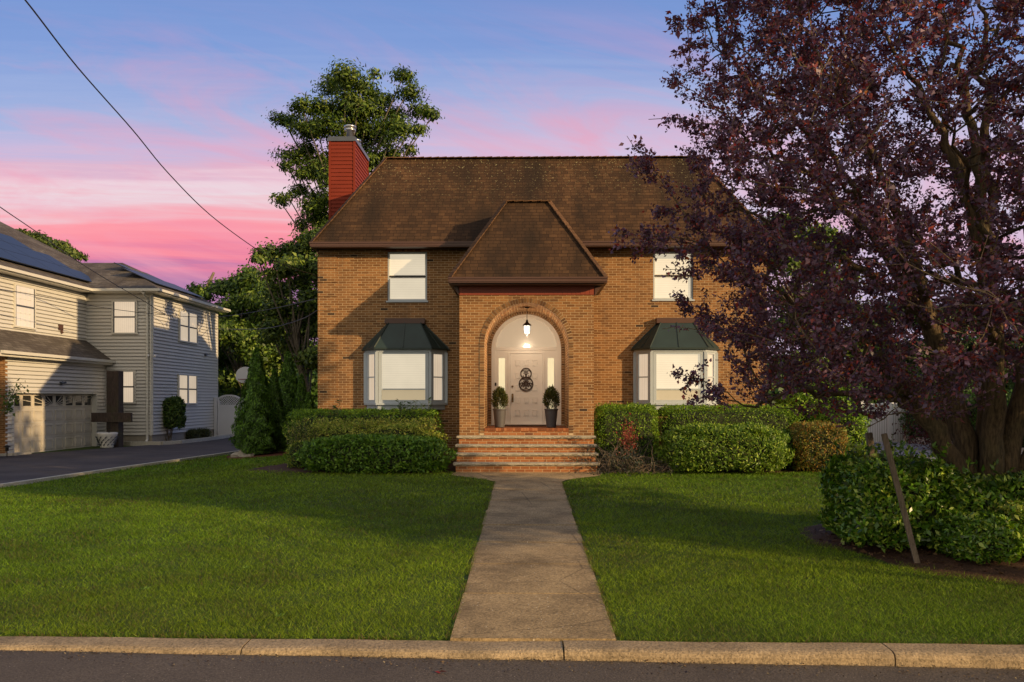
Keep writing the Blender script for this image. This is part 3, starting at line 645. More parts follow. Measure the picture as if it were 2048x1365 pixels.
pw.poly((PX0, YW, GZ), (PX0, PY, GZ), (PX0, PY, PT), (PX0, YW, PT)); pw.poly((PX1, PY, GZ), (PX1, YW, GZ), (PX1, YW, PT), (PX1, PY, PT))
pw.build('porch_wall', M['brick'], house)
tn = MB(); y2 = 20.8
tn.poly((CX-AR, PY, GZ), (CX-AR, y2, GZ), (CX-AR, y2, SPZ), (CX-AR, PY, SPZ)); tn.poly((CX+AR, y2, GZ), (CX+AR, PY, GZ), (CX+AR, PY, SPZ), (CX+AR, y2, SPZ))
for i in range(nA): tn.poly((arc[i][0], y2, arc[i][1]), (arc[i+1][0], y2, arc[i+1][1]), (arc[i+1][0], PY, arc[i+1][1]), (arc[i][0], PY, arc[i][1]))
AR2 = .895; y3 = 21.12; arc2 = [(CX-AR2*math.cos(math.pi*i/nA), SPZ+.03+AR2*math.sin(math.pi*i/nA)) for i in range(nA+1)]
for i in range(nA):
    tn.poly((arc2[i][0], y2, arc2[i][1]), (arc2[i+1][0], y2, arc2[i+1][1]), (arc[i+1][0], y2, arc[i+1][1]), (arc[i][0], y2, arc[i][1]))
    tn.poly((arc2[i][0], y3, arc2[i][1]), (arc2[i+1][0], y3, arc2[i+1][1]), (arc2[i+1][0], y2, arc2[i+1][1]), (arc2[i][0], y2, arc2[i][1]))
for s in (-1, 1):
    a, b = CX+s*AR, CX+s*AR2; tn.poly((a, y2, LZ), (b, y2, LZ), (b, y2, SPZ+.03), (a, y2, SPZ+.0)); tn.poly((b, y2, LZ), (b, y3, LZ), (b, y3, SPZ+.03), (b, y2, SPZ+.03))
tn.build('entry_vault', M['brick'], house)
def ring(name, r0, r1, y0, spz, zb, matk, n=50, t=.02, th=.0618):
    mb = MB(); 
    for i in range(n):
        a0 = math.pi*(i+.11)/n; a1 = math.pi*(i+.89)/n; pp = [(CX-r*math.cos(a), spz+r*math.sin(a)) for r, a in ((r0, a0), (r0, a1), (r1, a1), (r1, a0))]
        mb.hexa([(x, y0-t*random.uniform(.7, 1), z_) for x, z_ in pp]+[(x, y0+.05, z_) for x, z_ in pp])
    z_ = spz
    while z_-th > zb:
        for s in (-1, 1):
            xa, xb = CX+s*r0, CX+s*r1; mb.box(xa, xb, y0-t*random.uniform(.7, 1), y0+.05, z_-th+.006, z_-.006)
        z_ -= th
    o = mb.build(name, M[matk], house, bevel=0)
    g = MB(); na = 40
    for i in range(na):
        a0 = math.pi*i/na; a1 = math.pi*(i+1)/na; pp = [(CX-r*math.cos(a), spz+r*math.sin(a)) for r, a in ((r0-.002, a0), (r0-.002, a1), (r1+.004, a1), (r1+.004, a0))]
        g.poly(*[(x, y0-.004, z_) for x, z_ in reversed(pp)])
    for s in (-1, 1):
        xa, xb = sorted((CX+s*(r0-.002), CX+s*(r1+.004))); g.poly((xa, y0-.004, zb), (xb, y0-.004, zb), (xb, y0-.004, spz), (xa, y0-.004, spz))
    g.build('mortar_bed', M['mortar'], o)
ring('arch_ring', AR, AR+.105, PY, SPZ, CAMZ-.84, 'brick_plain'); ring('inner_arch_ring', AR2, AR2+.075, y2, SPZ+.03, LZ, 'brick_plain', 46, .012)
# red panel under the porch eave, soffit, gutter, hipped roof
PEZ = CAMZ+2.72
m_ = MB(); nb = 30
for i in range(nb): x0 = PX0+(PX1-PX0)*i/nb; m_.box(x0+.003, x0+(PX1-PX0)/nb-.003, PY-.02, PY+.03, PT, PEZ-.12)
m_.box(PX0+.01, PX1-.01, PY-.006, PY+.02, PT+.001, PEZ-.121); m_.box(PX0-.02, PX0+.03, PY+.03, YW, PT, PEZ-.12); m_.box(PX1-.03, PX1+.02, PY+.03, YW, PT, PEZ-.12); m_.build('frieze_panel', M['red_panel'], house)
RX0, RX1, RY0 = -1.70, 1.83, 18.52
pr = MB(); cn = frustum(pr, RX0, RX1, RY0, 21.6, PEZ+.02, CAMZ+4.745, 1.237, back=False); proof = pr.build('porch_roof', M['shingle'], house)
e, f = cn[4], cn[5]; hipcap([(cn[0], e)], 'hip_cap', proof, .15, .13); hipcap([(cn[1], f)], 'hip_cap', proof, .15, .13)
hipcap([(e, f)], 'ridge_cap', proof, .16, .2)
g = MB(); gutter_run(g, RX0-.04, RX1+.04, RY0-.08, PEZ+.03); g.box(RX0-.04, RX0+.05, RY0+.03, YW-.01, PEZ-.085, PEZ+.025); g.box(RX1-.05, RX1+.04, RY0+.03, YW-.01, PEZ-.085, PEZ+.025); g.build('porch_gutter', M['brown'], house)
g = MB(); g.box(RX0+.03, RX1-.03, RY0+.04, PY-.02, PEZ-.119, PEZ-.01)
for sx, a, b in ((1, RX0+.03, PX0-.02), (-1, RX1-.03, PX1+.02)):
    g.hexa([(a, PY-.02, PEZ-.09), (b, PY-.02, PEZ-.32), (b, YW-.01, PEZ-.32), (a, YW-.01, PEZ-.09), (a, PY-.02, PEZ-.01), (b, PY-.02, PEZ-.01), (b, YW-.01, PEZ-.01), (a, YW-.01, PEZ-.01)] if sx > 0 else
           [(b, PY-.02, PEZ-.32), (a, PY-.02, PEZ-.09), (a, YW-.01, PEZ-.09), (b, YW-.01, PEZ-.32), (b, PY-.02, PEZ-.01), (a, PY-.02, PEZ-.01), (a, YW-.01, PEZ-.01), (b, YW-.01, PEZ-.01)])
g.build('porch_soffit', M['brown'], house)
# entry floor, threshold
m_ = MB(); m_.box(CX-AR+.002, CX+AR-.002, PY-.012, y3+.3, GZ, LZ-.065); m_.build('entry_base', M['brick_step'], house)
m_ = MB(); nb = 30
for i in range(nb):
    x0 = CX-AR+.004+(2*AR-.008)*i/nb; m_.box(x0+.0025, x0+(2*AR-.008)/nb-.0025, PY-.03, PY+.16, LZ-.062, LZ+random.uniform(-.002, .002))
m_.box(CX-AR+.01, CX+AR-.01, PY-.02, y3+.3, LZ-.064, LZ-.006); m_.build('entry_floor', M['brick_red'], house)
# front door, frame, sidelights, transom
YD = 21.02; fx0, fx1 = CX-.838, CX+.838; zt = Z_(697, YD+.1)
fm = MB()
def arcband(mb, r0, r1, ya, yb, sp, n=30):
    for i in range(n):
        a0 = math.pi*i/n; a1 = math.pi*(i+1)/n; pp = [(CX-r*math.cos(a), sp+r*math.sin(a)) for r, a in ((r0, a0), (r0, a1), (r1, a1), (r1, a0))]
        mb.hexa([(x, ya, z_) for x, z_ in pp]+[(x, yb, z_) for x, z_ in pp])
SP2 = CAMZ+1.30
arcband(fm, .79, AR2+.01, YD, YD+.12, SP2)
fm.box(CX-AR2, CX-.79, YD, YD+.12, LZ, SP2); fm.box(CX+.79, CX+AR2, YD, YD+.12, LZ, SP2)
fm.box(CX-.79, CX+.79, YD+.0, YD+.12, SP2-.055, SP2+.02); fm.box(CX-.79, CX+.79, YD+.03, YD+.12, SP2-.12, SP2-.055)
dx0, dx1 = CX-.415, CX+.415; dz1 = Z_(707.5, YD); 
for a, b in ((dx0-.055, dx0), (dx1, dx1+.055)): fm.box(a, b, YD, YD+.1, LZ, SP2-.12)
fm.box(dx0, dx1, YD+.01, YD+.1, dz1, SP2-.12)
for a, b in ((CX-.79, dx0-.055), (dx1+.055, CX+.79)):
    mid = (a+b)/2; gw = .082; fm.box(a, mid-gw, YD+.03, YD+.09, LZ, SP2-.12); fm.box(mid+gw, b, YD+.03, YD+.09, LZ, SP2-.12); fm.box(mid-gw, mid+gw, YD+.03, YD+.09, SP2-.25, SP2-.12); fm.box(mid-gw, mid+gw, YD+.03, YD+.09, LZ, LZ+.3)
fm.box(CX-.79, CX+.79, YD-.05, YD+.12, LZ, LZ+.035)
dframe = fm.build('door_frame', M['door'], house)
for a, b in ((CX-.79, dx0-.055), (dx1+.055, CX+.79)):
    mid = (a+b)/2; p = MB(); p.poly((mid-.083, YD+.06, LZ+.29), (mid+.083, YD+.06, LZ+.29), (mid+.083, YD+.06, SP2-.24), (mid-.083, YD+.06, SP2-.24)); p.build('sidelight', M['sidelight'], dframe)
p = MB(); tp = [(CX-.80*math.cos(math.pi*i/30), YD+.07, SP2+.80*math.sin(math.pi*i/30)) for i in range(31)]; p.poly(*reversed(tp)); p.build('transom_window', M['transom'], dframe)
dr = MB(); st = .11; cols = 3; rows = 5
dz0 = LZ+.037; pwid = .145; gap = (dx1-dx0-3*pwid)/4*1.0; marg = (dx1-dx0-3*pwid-2*.075)/2
dr.box(dx0+.004, dx1-.004, YD+.05, YD+.09, dz0, dz1-.004)
ph = .165; vg = ((dz1-dz0)-.17-.20-5*ph)/4
pns = []
for r in range(rows):
    for c in range(cols):
        pn = MB(); pns.append(pn); x0 = dx0+marg+c*(pwid+.075); z0 = dz0+.20+r*(ph+vg)
        for (a, b, c_, d_) in ((x0, x0+pwid, z0, z0+.012), (x0, x0+pwid, z0+ph-.012, z0+ph), (x0, x0+.012, z0+.012, z0+ph-.012), (x0+pwid-.012, x0+pwid, z0+.012, z0+ph-.012)): pn.box(a, b, YD+.038, YD+.052, c_, d_)
        pn.hexa([(x0+.022, YD+.036, z0+.022), (x0+pwid-.022, YD+.036, z0+.022), (x0+pwid-.016, YD+.051, z0+.016), (x0+.016, YD+.051, z0+.016), (x0+.022, YD+.036, z0+ph-.022), (x0+pwid-.022, YD+.036, z0+ph-.022), (x0+pwid-.016, YD+.051, z0+ph-.016), (x0+.016, YD+.051, z0+ph-.016)])
door = dr.build('front_door', M['door'], house)
for q_ in pns: q_.build('raised_panel', M['door'], door)
h_ = MB(); kx = dx0+.06; zk = Z_(773, YD); h_.lathe([(.02, -.02), (.03, 0), (.02, .02)], (kx, YD+.03, zk), 10)
zz0 = Z_(805, YD); zz1 = Z_(788, YD); h_.bar((kx, YD+.045, zz0), (kx, YD+.045, zz1), .05, .02); h_.torus((kx, YD+.0, (zz0+zz1)/2), .07, .012, (0, 1, 0), (0, 0, 1), 12, 6, math.pi/2, math.pi*1.5)
h_.build('handle', M['brass'], door)
b_ = MB(); b_.box(fx0+.03, fx0+.07, YD-.02, YD-.001, Z_(769, YD)-.04, Z_(769, YD)+.04); b_.build('doorbell', M['dark'], dframe)
# chimney
cxa, cxb, cya, cyb = -5.72, -5.0, 23.9, 25.9; ctz = CAMZ+7.55
def lap_wall(mb, p0, p1, z0, z1, row=.11, lap=.014):
    p0 = Vector(p0); p1 = Vector(p1); d = (p1-p0).normalized(); nr = Vector((d.y, -d.x)); z_ = z0; k = 0
    while z_ < z1-1e-4:
        zt_ = min(z_+row, z1); t = (zt_-z_)/row; a = p0+nr*lap; b = p1+nr*lap; c_ = p1+nr*lap*(1-t); e_ = p0+nr*lap*(1-t)
        mb.poly((a.x, a.y, z_), (b.x, b.y, z_), (c_.x, c_.y, zt_), (e_.x, e_.y, zt_)); mb.poly((p0.x, p0.y, z_), (p1.x, p1.y, z_), (b.x, b.y, z_), (a.x, a.y, z_)); z_ = zt_
    return mb
c_ = MB(); zb_ = GZ
for a, b in (((cxa, cya), (cxb, cya)), ((cxb, cya), (cxb, cyb)), ((cxb, cyb), (cxa, cyb)), ((cxa, cyb), (cxa, cya))): lap_wall(c_, a, b, zb_, ctz, .115, .02)
chim = c_.build('chimney', M['red_siding'], house)
for x, y in ((cxa, cya), (cxb, cya), (cxb, cyb), (cxa, cyb)): t_ = MB(); t_.box(x-.03, x+.03, y-.028, y+.028, zb_, ctz-.005); t_.build('corner_trim', M['red_siding'], chim)
t_ = MB(); t_.box(cxa-.05, cxb+.05, cya-.05, cyb+.05, ctz, ctz+.11); t_.box(cxa-.02, cxb+.02, cya-.02, cyb+.02, ctz+.11, ctz+.14); t_.build('chimney_cap', M['grey_metal'], chim)
t_ = MB(); t_.lathe([(.11, 0), (.11, .30), (.17, .31), (.17, .36), (.13, .37), (.13, .40), (.18, .41), (.18, .46), (.05, .49)], (-5.22, 24.35, ctz+.13), 20); t_.build('flue', M['steel'], chim, smooth=True); t_ = MB()
t_.lathe([(.10, 0), (.10, .12), (.16, .13), (.16, .17), (.10, .18), (.10, .22), (.16, .23), (.15, .29), (.04, .31)], (-5.2, 25.1, ctz+.13), 20); t_.build('flue', M['steel'], chim, smooth=True)
# steps
st_ = thing('entrance_steps', 'brick entrance steps with four rough stone treads below the arch', 'steps', (CX, 18.3, GZ))
TR = [(CAMZ-.85, 18.58), (CAMZ-1.028, 18.28), (CAMZ-1.20, 17.98), (CAMZ-1.39, 17.68)]
for k, (z_, y_) in enumerate(TR):
    ybk = PY-.002 if k == 0 else TR[k-1][1]+.03
    m_ = MB(); nx = 60; x0, x1 = -1.555, 1.615; 
    # rock-faced front edge
    top = []; bot = []; b0 = len(m_.v); pr_ = [(0, -.055), (-.012, -.04), (-.016, -.025), (-.010, -.008), (.004, 0), (ybk-y_+.02, 0)]
    for i in range(nx+1):
        x = x0+(x1-x0)*i/nx
        for (dy, dz) in pr_:
            j = random.uniform(-.008, .008) if dy < .01 else 0; m_.v.append((x, y_+dy+j, z_+dz+(j*.4 if dz < 0 else 0)))
    mm = len(pr_)
    for i in range(nx):
        for q_ in range(mm-1): a = b0+i*mm+q_; m_.f.append((a, a+mm, a+mm+1, a+1))
    m_.f.append(tuple(b0+i for i in range(mm))); m_.f.append(tuple(b0+nx*mm+i for i in reversed(range(mm))))
    m_.poly((x0, y_, z_-.055), (x0, ybk+.02, z_-.055), (x1, ybk+.02, z_-.055), (x1, y_, z_-.055))
    m_.build('tread', M['tread'], st_)
    zlo = TR[k+1][0]+.0 if k < 3 else .3
    m_ = MB(); m_.box(-1.50, 1.565, y_+.03, ybk+.01 if k else PY-.004, zlo-.0, z_-.055); m_.build('riser', M['brick_step'], st_)

# litter in the gutter, a red leaf on the road, weeds in the lawn
n = 1500; x = rng.uniform(-6, 6, n); y = 6.25-.015*x-rng.random(n)**2.5*.28; P = np.stack([x, y, np.full(n, .03)-.008*x], 1)
tag(leaves('gutter_litter', P, .016, [(.10,.06,.03), (.20,.13,.06), (.05,.03,.02), (.28,.22,.12)], M['leaf'], D=rvec(n)*np.array([1, 1, .2]), aspect=.7, outn=np.tile([0, 0, 1.], (n, 1))), kind='stuff')
q_ = at(878, 1355, 5.93); P = np.array([[q_.x-.03, 5.93, rz(q_.x)+.012], [q_.x, 5.93, rz(q_.x)+.012]]); tag(leaves('fallen_leaf', P, .06, [(.32,.03,.03)], M['leaf'], None, tuple(P[0]), D=np.array([[1, .1, .1], [1, -.3, .1]]), outn=np.tile([0, 0, 1.], (2, 1)), aspect=.6, jit=.01), 'single crimson fallen leaf lying on the dark road', 'leaf')
wp, wd2 = [], []
for i in range(14):
    a = rng.uniform(-7, 7); b = rng.uniform(6.9, 15); 
    if abs(a) < 1.2 or (a > 2.8 and b > 7.8): continue
    m = 16; th = np.arange(m)*2.4; r_ = .04+.05*rng.random(m); wp.append(np.stack([a+.02*np.cos(th), b+.02*np.sin(th), np.full(m, Tz(a, b)+.012)], 1)); wd2.append(np.stack([np.cos(th), np.sin(th), .55+.2*rng.random(m)], 1))
tag(leaves('lawn_weeds', np.concatenate(wp), .035, [(.20,.33,.05), (.15,.27,.04)], M['leaf'], D=np.concatenate(wd2), aspect=.28), kind='stuff')
# ------------------------------------------------------------------ the neighbour's sided house
NG = .14; GXW = -16.9; UXW = -17.7; WXS = -15.0; YF = 32.7; YBK = 39.6; NE = CAMZ+4.36
nh = thing('sided_house', 'cream vinyl sided house with garage, solar panels and grey shingle roof', 'house', (WXS-1, YF, NG))
gr = MB()
def lapw(p0, p1, z0, z1, holes=(), row=.138):
    global gr
    gr = MB()
    # lapped siding between two plan points; holes given along the wall as (u0,u1,z0,z1)
    mb = MB(); p0 = Vector(p0); p1 = Vector(p1); d = (p1-p0).normalized(); nr = Vector((d.y, -d.x)); Lw = (p1-p0).length; z_ = z0
    while z_ < z1-1e-4:
        zt = min(z_+row, z1); t = (zt-z_)/row; segs = [(0, Lw)]
        for u0, u1, h0, h1 in holes:
            if h0 < (z_+zt)/2 < h1: segs = [s for a, b in segs for s in ((a, min(b, u0)), (max(a, u1), b)) if s[1]-s[0] > .005]
        for a, b in segs:
            A = p0+d*a; B = p0+d*b; o = nr*.03; i = nr*.03*(1-t)
            mb.poly((A.x+o.x, A.y+o.y, z_), (B.x+o.x, B.y+o.y, z_), (B.x+i.x, B.y+i.y, zt), (A.x+i.x, A.y+i.y, zt)); mb.poly((A.x, A.y, z_), (B.x, B.y, z_), (B.x+o.x, B.y+o.y, z_), (A.x+o.x, A.y+o.y, z_))
            gr.poly((A.x+o.x*1.05, A.y+o.y*1.05, z_-.012), (B.x+o.x*1.05, B.y+o.y*1.05, z_-.012), (B.x+o.x*1.05, B.y+o.y*1.05, z_+.010), (A.x+o.x*1.05, A.y+o.y*1.05, z_+.010))  # dark strip along each lap edge: painted lap shade plus some dirt
        z_ = zt
    return mb
gy0, gy1 = 26.75, 31.95; gz1 = CAMZ+.19
w_ = lapw((GXW, 26.3), (GXW, YF), NG-.2, CAMZ+1.5, [(gy0-26.3-.03, gy1-26.3+.03, 0, gz1+.03)]).build('garage_wall', M['siding'], nh); gr.build('lap_shade_line', M['lap_shade_dirt'], w_)
w_ = lapw((UXW, 24), (UXW, YF), CAMZ+1.6, NE+.02).build('upper_wall', M['siding'], nh); gr.build('lap_shade_line', M['lap_shade_dirt'], w_)
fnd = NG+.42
w_ = lapw((UXW-.3, YF), (WXS, YF), fnd, NE+.02).build('wing_front_wall', M['siding'], nh); gr.build('lap_shade_line', M['lap_shade_dirt'], w_)
w_ = lapw((WXS, YF), (WXS, YBK), fnd, NE+.02).build('wing_side_wall', M['siding'], nh); gr.build('lap_shade_line', M['lap_shade_dirt'], w_)
w_ = lapw((WXS, YBK), (UXW-6, YBK), fnd, NE+.02).build('wing_back_wall', M['siding'], nh); gr.build('lap_shade_line', M['lap_shade_dirt'], w_)
lapw((UXW-12, 24), (UXW, 24), NG, NE).build('front_gable_wall', M['siding'], nh); m_ = MB(); m_.poly((ex0_:=UXW+.42, 23.9, NE), (ex0_-6.2, 23.9, NE+3.78), (ex0_-12.4, 23.9, NE)); m_.build('gable', M['siding'], nh)
m_ = MB(); m_.box(GXW-.1, WXS-.012, YF+.012, YBK, NG-.3, fnd); m_.build('foundation', M['found'], nh)
m_ = MB(); m_.poly((GXW-6, 26.3, NG-.3), (GXW+.02, 26.3, NG-.3), (GXW+.02, 26.3, CAMZ+1.6), (GXW-6, 26.3, CAMZ+1.6)); m_.poly((GXW+.02, 26.3, NG-.3), (GXW+.02, 26.42, NG-.3), (GXW+.02, 26.42, CAMZ+1.5), (GXW+.02, 26.3, CAMZ+1.5)); m_.build('brick_pier', M['brick'], nh)
for x, y, z0, z1 in ((WXS, YF, fnd, NE), (WXS, YBK, fnd, NE), (UXW, YF-.03, CAMZ+2.3, NE)): c_ = MB(); c_.box(x-.07, x+.03, y-.03, y+.07, z0, z1); c_.build('corner_trim', M['siding_trim'], nh)
c_ = MB(); c_.box(GXW-.02, GXW+.03, YF-.09, YF-.03, NG, CAMZ+1.5); c_.build('corner_trim', M['siding_trim'], nh)
# roofs
GS = M['shingle_grey']
ex = UXW+.42; t5 = 6.2; pt = .61; zb = 40.5
r = MB(); Rr = (ex-t5, zb-t5, NE+pt*t5); r.poly((ex, 22, NE), (ex, zb, NE), Rr, (ex-t5, 22, NE+pt*t5)); r.poly((ex, zb, NE), (ex-2*t5, zb, NE), Rr); r.poly((ex-2*t5, zb, NE), (ex-2*t5, 22, NE), (ex-t5, 22, NE+pt*t5), Rr)
mroof = r.build('main_roof', GS, nh)
wx = WXS+.42; wy0 = YF-.42; wy1 = YBK+.42; run = (wy1-wy0)/2; rise = 1.70
r = MB(); rp = (wx-3.35, wy0+run, NE+rise); rq = (UXW-4.2, wy0+run, NE+rise); r.poly((UXW-4.0, wy0, NE), (wx, wy0, NE), rp, rq); r.poly((wx, wy0, NE), (wx, wy1, NE), rp); r.poly((wx, wy1, NE), (UXW-4, wy1, NE), rq, rp); wroof = r.build('wing_roof', GS, nh)
r = MB(); ga, gb = (-16.58, CAMZ+1.52), (UXW, CAMZ+2.36)
r.poly((ga[0], 25.6, ga[1]), (ga[0], YF-.02, ga[1]), (gb[0], YF-.02, gb[1]), (gb[0], 25.6, gb[1])); r.poly((ga[0]-.02, YF-.02, ga[1]-.04), (ga[0]-.02, 25.6, ga[1]-.04), (gb[0], 25.6, gb[1]-.06), (gb[0], YF-.02, gb[1]-.06)); 
r.build('garage_roof', GS, nh)
g = MB()
def gut(a, b):
    g.bar(a, b, .11, .10)
gut((ex+.05, 22, NE-.03), (ex+.05, wy0-.02, NE-.03)); gut((ex+.05, wy0-.05, NE-.03), (wx+.05, wy0-.05, NE-.03)); gut((wx+.05, wy0-.1, NE-.03), (wx+.05, wy1, NE-.03)); gut((ga[0]+.05, 25.6, ga[1]-.03), (ga[0]+.05, YF+.05, ga[1]-.03))
g.build('gutter', M['siding_trim'], nh)
g = MB(); g.box(UXW-.01, ex, 22, wy0+.5, NE-.12, NE-.01); g.box(UXW, wx, wy0, YF+.01, NE-.12, NE-.012); g.box(WXS-.01, wx, YF+.01, wy1, NE-.12, NE-.012); g.box(GXW-.01, ga[0], 25.6, YF-.04, ga[1]-.16, ga[1]-.05); g.build('soffit', M['siding_trim'], nh)
d_ = MB(); xx_ = WXS-.17; d_.tube([(xx_-.1, wy0-.03, NE-.06), (xx_, wy0, NE-.15), (xx_, YF-.09, NE-.38), (xx_, YF-.09, NG+.25), (xx_, YF-.25, NG+.1)], .05, 6); d_.tube([(WXS-.03, YF-.07, NE-.2), (WXS-.03, YF-.07, NG+.4)], .035, 6); d_.build('downspout', M['siding_trim'], nh)
# solar panels on both roof slopes
def panels(org, ux, vx, cells, name, par):
    for (i, j, wv, hv) in cells:
        o = Vector(org)+Vector(ux)*i+Vector(vx)*j; U = Vector(ux)*wv; V_ = Vector(vx)*hv; nn = U.cross(V_).normalized(); 
        if nn.z < 0: nn = -nn
        m_ = MB(); b0 = o+nn*.09; tt = nn*.035
        pp = [b0, b0+U, b0+U+V_, b0+V_]; m_.hexa(pp+[p+tt for p in pp]); m_.build(name, M['solar'], par)
sn = Vector((-1, 0, pt)).normalized()
panels((ex-.55, 23.6, NE+.55*pt), (0, 1.0, 0), sn, [(1.75*i, 1.08*j, 1.72, 1.05) for i in range(5) for j in range(5) if 23.6+1.75*(i+1) < 35.6-1.0*j-.4], 'solar_panel', mroof)
panels((ex-.55, 23.6, NE+.55*pt), (0, 1.0, 0), sn, [(1.75*5, 0, 1.72, 1.05), (1.75*5, 1.08, 1.0, 1.05)], 'solar_panel', mroof)
sn2 = Vector((-3.77, 0, rise)).normalized()
panels((wx-.7, wy0+1.35, NE+.7*rise/3.77), (0, 1.0, 0), sn2, [(1.02*i, 0, 1.0, 1.6) for i in range(5)]+[(1.02*i+1.0, 1.63, 1.0, .9) for i in range(3)], 'solar_panel', wroof)
# windows
def nwin_x(Xp, y0, y1, z0, z1, nrm=1, double=False, grid=False):     # on a wall facing +x
    Xp += .03
    f = MB(); t = .06
    f.box(Xp-.01, Xp+.05, y0, y0+t, z0, z1); f.box(Xp-.01, Xp+.05, y1-t, y1, z0, z1); f.box(Xp-.01, Xp+.05, y0+t, y1-t, z1-t, z1); f.box(Xp-.01, Xp+.06, y0-.03, y1+.03, z0-.02, z0+t-.02)
    ym = (y0+y1)/2
    if double: f.box(Xp-.01, Xp+.05, ym-.05, ym+.05, z0+t-.02, z1-t)
    wo = f.build('window', M['siding_trim'], nh); zm = (z0+z1)/2
    halves = [(y0+t, ym-.05), (ym+.05, y1-t)] if double else [(y0+t, y1-t)]
    for a, b in halves:
        p = MB(); p.poly((Xp+.024, a, z0+.03), (Xp+.024, b, z0+.03), (Xp+.024, b, z1-t), (Xp+.024, a, z1-t)); p.build('pane', M['shade_warm'], wo)
        s = MB(); s.box(Xp+.026, Xp+.042, a, b, zm-.03, zm+.03); s.box(Xp+.026, Xp+.04, a, a+.035, z0+.03, z1-t); s.box(Xp+.026, Xp+.04, b-.035, b, z0+.03, z1-t); s.build('sash', M['grey_metal'], wo)
        if grid:
            s = MB(); 
            for k in range(1, 4): yy = a+(b-a)*k/4; s.box(Xp+.026, Xp+.032, yy-.01, yy+.01, z0+.05, z1-t)
            for k in (1, 2, 4, 5): zz_2 = z0+(z1-z0)*k/6; s.box(Xp+.026, Xp+.032, a, b, zz_2-.01, zz_2+.01)
            s.build('muntin', M['white_trim'], wo)
def nwin_y(Yp, x0, x1, z0, z1):
    Yp -= .03
    f = MB(); t = .06; f.box(x0, x0+t, Yp-.05, Yp+.01, z0, z1); f.box(x1-t, x1, Yp-.05, Yp+.01, z0, z1); f.box(x0+t, x1-t, Yp-.05, Yp+.01, z1-t, z1); f.box(x0-.03, x1+.03, Yp-.06, Yp+.01, z0-.02, z0+t-.02)
    wo = f.build('window', M['siding_trim'], nh); zm = (z0+z1)/2; a, b = x0+t, x1-t
    p = MB(); p.poly((a, Yp-.024, z0+.03), (b, Yp-.024, z0+.03), (b, Yp-.024, z1-t), (a, Yp-.024, z1-t)); p.build('pane', M['shade_warm'], wo)
    s = MB(); s.box(a, b, Yp-.042, Yp-.026, zm-.03, zm+.03); s.box(a, a+.05, Yp-.04, Yp-.026, z0+.03, z1-t); s.box(b-.04, b, Yp-.04, Yp-.026, z0+.03, z1-t); s.build('sash', M['grey_metal'], wo)
def yat(px, X): return F*abs(X)/(1050-px)
nwin_x(UXW, yat(16, UXW), yat(59, UXW), CAMZ+2.5, CAMZ+4.0, grid=True)
nwin_y(YF, X_(225, YF), X_(276, YF), CAMZ+2.62, CAMZ+3.96); nwin_y(YF, X_(222, YF), X_(273, YF), CAMZ-.18, CAMZ+1.14)
nwin_x(WXS, yat(352, WXS), yat(389, WXS), CAMZ+2.50, CAMZ+3.88, double=True); nwin_x(WXS, yat(350, WXS), yat(388, WXS), CAMZ-.23, CAMZ+1.08, double=True)
# garage door
gd = MB(); Xd = GXW-.16; gd.poly((Xd, gy0, NG), (Xd, gy1, NG), (Xd, gy1, gz1), (Xd, gy0, gz1)); gdo = gd.build('garage_door', M['garage'], nh)
tr = MB(); tr.box(Xd, GXW+.03, gy0-.14, gy0, NG, gz1); tr.box(Xd, GXW+.03, gy1, gy1+.14, NG, gz1); tr.box(Xd, GXW+.03, gy0-.14, gy1+.14, gz1, gz1+.1); tr.build('garage_frame', M['siding_trim'], nh)
cw = (gy1-gy0)/8; rh = (gz1-NG)/4
for rr in range(4):
    zb_ = NG+rr*rh; s_ = MB(); s_.box(Xd+.002, Xd+.012, gy0, gy1, zb_+.0, zb_+.014); s_.build('section_joint', M['siding_trim'], gdo)
    for c in range(8):
        a = gy0+c*cw+.09; b = a+cw-.18; z0 = zb_+.08; z1 = zb_+rh-.08; p = MB()
        if rr < 3:
            for q_ in ((a, b, z0, z0+.03), (a, b, z1-.03, z1), (a, a+.03, z0+.03, z1-.03), (b-.03, b, z0+.03, z1-.03)): p.box(Xd+.001, Xd+.022, *q_)
            p.box(Xd+.001, Xd+.012, a+.06, b-.06, z0+.06, z1-.06); p.build('panel', M['garage'], gdo)
        else:
            p.box(Xd+.001, Xd+.006, a, b, z0, z1); po = p.build('garage_window', M['dark_glass'], gdo)
            s_ = MB()
            for q_ in ((a-.03, b+.03, z0-.03, z0), (a-.03, b+.03, z1, z1+.03), (a-.03, a, z0, z1), (b, b+.03, z0, z1)): s_.box(Xd+.001, Xd+.02, *q_)
            oy = gy0+4*cw; oz = z0-.02                      # sunburst rays fan out from the middle of the door
            for k in range(1, 12):
                an = math.pi*k/12; dy, dz = math.cos(an), math.sin(an); pa = pb = None
                for t in np.linspace(0, 3.2, 200):
                    y_ = oy+dy*t*1.0; z_ = oz+dz*t*(.45 if abs(dy) > .3 else 1)
                    if a < y_ < b and z0 < z_ < z1:
                        if pa is None: pa = (Xd+.012, y_, z_)
                        pb = (Xd+.012, y_, z_)
                if pa and (Vector(pa)-Vector(pb)).length > .04: s_.bar(pa, pb, .02, .012, up=(1, 0, 0))
            s_.build('sunburst_grille', M['garage'], po)
m_ = MB(); p = at(118, 770, 29.5); zz_ = CAMZ+.55; m_.box(GXW+.02, GXW+.06, 29.4, 29.52, zz_-.05, zz_+.07); m_.tube([(GXW+.05, 29.46, zz_), (GXW+.14, 29.40, zz_+.05)], .04, 8); m_.tube([(GXW+.05, 29.46, zz_), (GXW+.14, 29.6, zz_+.05)], .04, 8); m_.build('flood_light', M['grey_metal'], nh)
